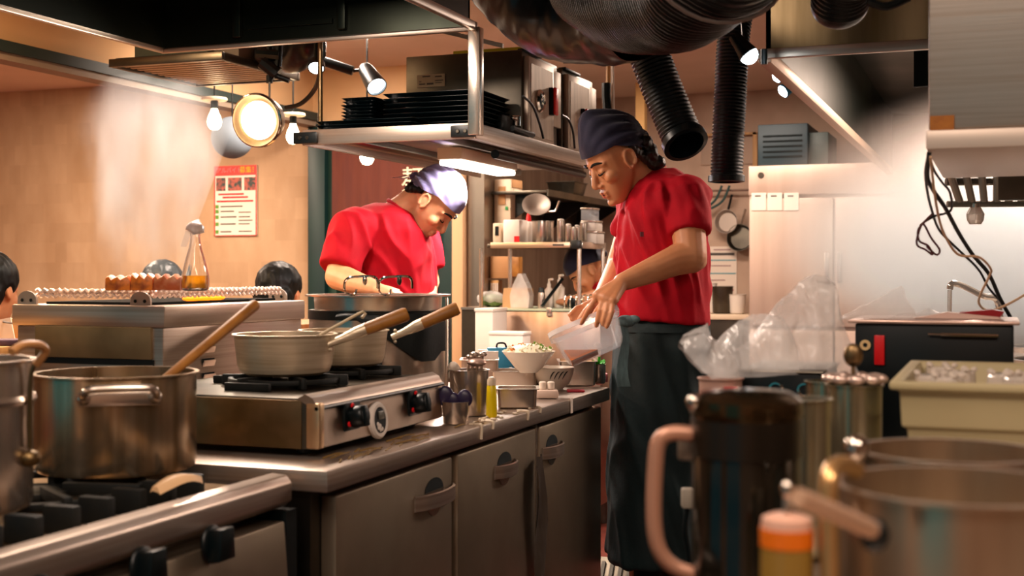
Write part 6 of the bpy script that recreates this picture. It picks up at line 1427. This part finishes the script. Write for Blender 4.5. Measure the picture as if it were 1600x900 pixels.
# black box with red tag, film bag and red packet on it
yk = W(1340, 560, 2.30).y; xk0 = WY(1332, 505, yk).x; xk1 = WY(1588, 505, yk).x
t = thing('black_crate', 'glossy black box with a red tag and brass washer on the pass', 'box', ((xk0+xk1)/2, yk+.12, ZC))
M().box(xk0+.004, xk1-.004, yk+.004, yk+.25, ZC, 1.098).build('body', BLACKPL, t, bevel=.004); M().box(xk0-.008, xk1+.006, yk-.004, yk+.258, 1.098, 1.104).build('lid', mat('lid_steel', '#c9a99a', .3, .7), t, bevel=.002)
p = WY(1352, 539, yk+.003); M().lathe([(.004, 0), (.0095, 0), (.0095, .003), (.004, .003)], p, 20, (0, -1, 0)).build('washer', mat('brass', '#e0c08a', .4), t)
q0, q1 = WY(1366, 570, yk), WY(1382, 524, yk); M().box(q0.x, q1.x, yk-.002, yk+.005, q0.z, q1.z).build('red_tag', REDPL, t, bevel=.001)
M().tube([WY(1470, 523, yk-.004), WY(1560, 525, yk-.004)], .003, 6).build('chrome_strip', CHROME, t); M().tube([WY(1450, 522, yk-.003), WY(1475, 523, yk-.003)], .0015, 6).build('chrome_strip', CHROME, t)
def crumple(m, amp, fq, zmin=None):
    for v in m.data.vertices:
        w = v.co.copy(); n_ = noise.noise_vector(w*fq); n2 = noise.noise_vector(w*fq*2.7)
        v.co += Vector(n_)*amp+Vector(n2)*amp*.45
def bag(t, c, rx, ry, h_, m_, name='film', lean=0, seg=40, rg=26, fq=14, amp=.02, pw=1.0):
    g = M(); rings = []
    for i in range(rg+1):
        v = i/rg; wf = (1-v)**pw*.92+.08*(1-v)+.015
        rings.append([c+CU*(rx*wf*math.cos(2*math.pi*j/seg)+lean*v)+CF*ry*wf*math.sin(2*math.pi*j/seg)+UP*h_*v for j in range(seg)])
    g.loft(rings, cap=False); o = g.build(name, m_, t, 25); crumple(o, amp, fq); 
    return o
c = WY(1480, 503, yk+.10); c.z = 1.106
t = thing('film_wrap', 'crumpled clear plastic film lying on the black box', 'plastic bag', c); bag(t, W(1372, 500, 2.42), .075, .06, .062, FILM2, lean=.04, amp=.008, fq=30); bag(t, W(1450, 501, 2.42), .09, .06, .022, FILM2, 'flat_fold', lean=0, amp=.006, fq=30)
a_, b2 = WY(1490, 502, yk+.10), WY(1560, 490, yk+.10)
t = thing('red_packet', 'red and white packet lying on the black box', 'packet', (a_.x, a_.y, 1.105)); M().prism([V(a_.x, a_.y, 1.105), V(b2.x, a_.y, 1.105), V(b2.x+.01, a_.y, 1.118), V(b2.x-.01, a_.y, 1.122), V(a_.x+.01, a_.y, 1.116)], (0, .07, 0)).build('packet', mat('packet_red', '#8e0f1a', .35), t); M().prism([V(a_.x-.07, a_.y-.01, 1.105), V(b2.x+.005, a_.y-.012, 1.105), V(b2.x, a_.y-.012, 1.109), V(a_.x-.01, a_.y-.012, 1.117)], (0, .05, 0)).build('white_flap', mat('packet_white', '#dcc0b4', .3), t)
# boxes under the big bag, the bag, pink tub
y2 = W(1160, 590, 2.05).y; xa, xb = WY(1156, 580, y2).x, WY(1283, 580, y2).x; zt2 = WY(1156, 577, y2).z
t = thing('black_case', 'low black case under the big plastic bag', 'case', ((xa+xb)/2, y2+.1, ZC)); M().box(xa, xb, y2, y2+.22, ZC, zt2-.004).build('case', BLACKPL, t, bevel=.004); M().box(xa-.004, xb+.004, y2-.004, y2+.224, zt2-.004, zt2).build('lid', STEELD, t, bevel=.002)
for k in (.45, .8):
    p = V(xa+(xb-xa)*k, y2-.002, zt2-.03); M().tube([p+V(.010*math.cos(a_*.5236), 0, .010*math.sin(a_*.5236)) for a_ in range(12)], .0025, 6, closed=True).build('latch_ring', CHROME, t)
t = thing('pink_container', 'pinkish plastic container with a red mark beside the black case', 'container', V(*W(1126, 640, 2.03).xy, ZC)); p = V(*W(1126, 640, 2.03).xy, ZC); zp = W(1126, 590, 2.03).z
M().lathe(pot_prof(.034, zp-ZC, .002, .003, .9), p, 28).build('tub', mat('tub_pink', '#caa08f', .4, trans=.2), t); M().obox(V(p.x, p.y, zp-.016)-CF*.034+CU*.01, CU, CF, UP, .022, .004, .010).build('red_mark', REDPL, t)
PB = thing('plastic_bag', 'big crumpled clear plastic bag spilling over the black case toward the cook', 'plastic bag', V(*W(1240, 578, 2.12).xy, zt2))
def bag_sheet(t, name, sil, base_y, d, half, m_, amp, fq, ph):
    # crumpled film: an arched shell whose crest follows the outline of the bag
    nU, nA = 70, 36; rings = []
    for i in range(nU+1):
        x = sil[0][0]+(sil[-1][0]-sil[0][0])*i/nU
        for k in range(len(sil)-1):
            if sil[k][0] <= x <= sil[k+1][0]: break
        f = (x-sil[k][0])/(sil[k+1][0]-sil[k][0]); top = sil[k][1]+(sil[k+1][1]-sil[k][1])*f
        by = base_y(x) if callable(base_y) else base_y
        c = W(x, by, d); hgt = W(x, top, d).z-c.z; hw = half*(.35+.65*math.sin(math.pi*min(1, max(0, .08+.84*i/nU)))**.5)
        rings.append([c+CF*hw*math.cos(math.pi*j/nA)*(1-.25*math.sin(math.pi*j/nA))+UP*hgt*math.sin(math.pi*j/nA)**.75 for j in range(nA+1)])
    g = M(); g.loft(rings, cap=False, closed=False); o = g.build(name, m_, t, 18)
    zb = min(v.co.z for v in o.data.vertices)
    for v in o.data.vertices:
        w = v.co+Vector((ph, 0, 0)); up_ = min(1, max(.15, (v.co.z-zb)/.05))
        r1 = 1-2*abs(noise.noise(w*fq)); r2_ = 1-2*abs(noise.noise(w*fq*2.3+Vector((5, 0, 0))))
        n_ = noise.noise_vector(w*fq*.8); n3 = Vector(n_).normalized() if Vector(n_).length > 0 else Vector((0, 0, 1))
        v.co += (-CF*.7+UP*.3)*amp*up_*(r1*.9+r2_*.5-.3)+n3*amp*.35*up_
    return o
bag_sheet(PB, 'bag_body', [(1150, 545), (1175, 528), (1210, 480), (1245, 452), (1272, 432), (1290, 436), (1303, 445), (1310, 490), (1322, 545), (1328, 565)], 580, 2.13, .085, FILM, .016, 17, 0)
bag_sheet(PB, 'bag_fold', [(1108, 555), (1130, 528), (1155, 500), (1175, 490), (1200, 491), (1222, 500), (1240, 540)], lambda x: 586-max(0, (x-1150))*.05, 2.06, .06, FILM, .012, 24, 3)
bag_sheet(PB, 'bag_mouth', [(1064, 540), (1072, 525), (1085, 514), (1103, 505), (1112, 528), (1125, 540), (1150, 560)], lambda x: 548+max(0, min(1, (x-1064)/40))*40, 2.03, .05, FILM, .011, 30, 7)
# faucet in the steam and noodle boiler
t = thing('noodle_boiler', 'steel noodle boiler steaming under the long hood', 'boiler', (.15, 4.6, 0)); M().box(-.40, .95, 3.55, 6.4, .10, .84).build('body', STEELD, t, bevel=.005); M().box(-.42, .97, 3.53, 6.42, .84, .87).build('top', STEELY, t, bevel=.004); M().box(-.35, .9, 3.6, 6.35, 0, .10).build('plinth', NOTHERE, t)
for i in range(3):
    y = 4.0+i*.8; M().lathe([(.20, .87), (.23, .87), (.23, .89), (.20, .89)], (.25, y, 0), 32).build('well_rim', STEEL, t); M().lathe([(0, .872), (.20, .872), (.20, .876), (0, .876)], (.25, y, 0), 32).build('boiling_water', mat('boil_water%d' % i, '#b8a898', .1), t)
t = thing('swivel_faucet', 'steel swivel faucet running water in the steam', 'faucet', W(1560, 500, 3.6)); M().tube([W(1565, 560, 3.65), W(1560, 475, 3.65), W(1535, 462, 3.62), W(1505, 447, 3.6), W(1488, 443, 3.58), W(1484, 452, 3.58)], .009, 10, smooth=6).build('spout', CHROME, t); M().tube([W(1484, 453, 3.58), W(1482, 600, 3.58)], .006, 8).build('water_stream', mat('water', '#e8dcd2', .05, trans=.8), t)
# ================================================================== steam
def steam(name, lab, mesh_m, dens, scale, stretch, lo, hi, fade=None, aniso=.2, col=(1, .95, .92)):
    m = bpy.data.materials.new(name+'_volume'); m.use_nodes = True; nt = m.node_tree; nt.nodes.remove(nt.nodes['Principled BSDF']); N = nt.nodes.new; L = nt.links.new
    out = nt.nodes['Material Output']; vs = N('ShaderNodeVolumeScatter'); vs.inputs['Color'].default_value = (*col, 1); vs.inputs['Anisotropy'].default_value = aniso
    tc = N('ShaderNodeTexCoord'); mp = N('ShaderNodeMapping'); mp.inputs['Scale'].default_value = stretch; nz = N('ShaderNodeTexNoise'); nz.inputs['Scale'].default_value = scale; nz.inputs['Detail'].default_value = 2.5
    L(tc.outputs['Object'], mp.inputs['Vector']); L(mp.outputs['Vector'], nz.inputs['Vector'])
    mr = N('ShaderNodeMapRange'); mr.inputs['From Min'].default_value = lo; mr.inputs['From Max'].default_value = hi; mr.inputs['To Max'].default_value = dens; L(nz.outputs['Fac'], mr.inputs['Value'])
    # fade towards the walls of the plume
    g = N('ShaderNodeVectorMath'); g.operation = 'SUBTRACT'; g.inputs[1].default_value = (.5, .5, .5); L(tc.outputs['Generated'], g.inputs[0])
    sc_ = N('ShaderNodeVectorMath'); sc_.operation = 'MULTIPLY'; sc_.inputs[1].default_value = fade or (2, 2, 2); L(g.outputs[0], sc_.inputs[0])
    ln = N('ShaderNodeVectorMath'); ln.operation = 'LENGTH'; L(sc_.outputs[0], ln.inputs[0])
    f = N('ShaderNodeMapRange'); f.interpolation_type = 'SMOOTHSTEP'; f.inputs['From Min'].default_value = .35; f.inputs['From Max'].default_value = 1.0; f.inputs['To Min'].default_value = 1; f.inputs['To Max'].default_value = 0; L(ln.outputs['Value'], f.inputs['Value'])
    mu = N('ShaderNodeMath'); mu.operation = 'MULTIPLY'; L(mr.outputs[0], mu.inputs[0]); L(f.outputs[0], mu.inputs[1]); L(mu.outputs[0], vs.inputs['Density']); L(vs.outputs[0], out.inputs['Volume'])
    o = mesh_m.build(name, m, None, 0); o['kind'] = 'stuff'; tag(o, lab, 'steam'); return o
steam('steam_cloud', 'thick pale steam rising from the noodle boiler under the long hood', M().box(-.78, 1.5, 3.3, 7.35, .9, 1.80), 3.2, 2.0, (1, 1, .7), .30, .62, (1.7, 1.6, 1.65), col=(1, .87, .79))
pl_ = M(); pl_.loft([[W(px, py, 2.95)+CU*r*math.cos(k*math.pi/8)+CF*r*math.sin(k*math.pi/8) for k in range(16)] for px, py, r in ((232, 445, .10), (225, 400, .115), (222, 340, .13), (228, 270, .16), (240, 200, .18), (255, 150, .17), (262, 125, .13))])
steam('grill_smoke', 'thin smoke wisps rising from the grilled meat', pl_, 9.0, 9, (1, 1, .3), .46, .68, (1.7, 1.7, 1.5), col=(.97, .98, 1))
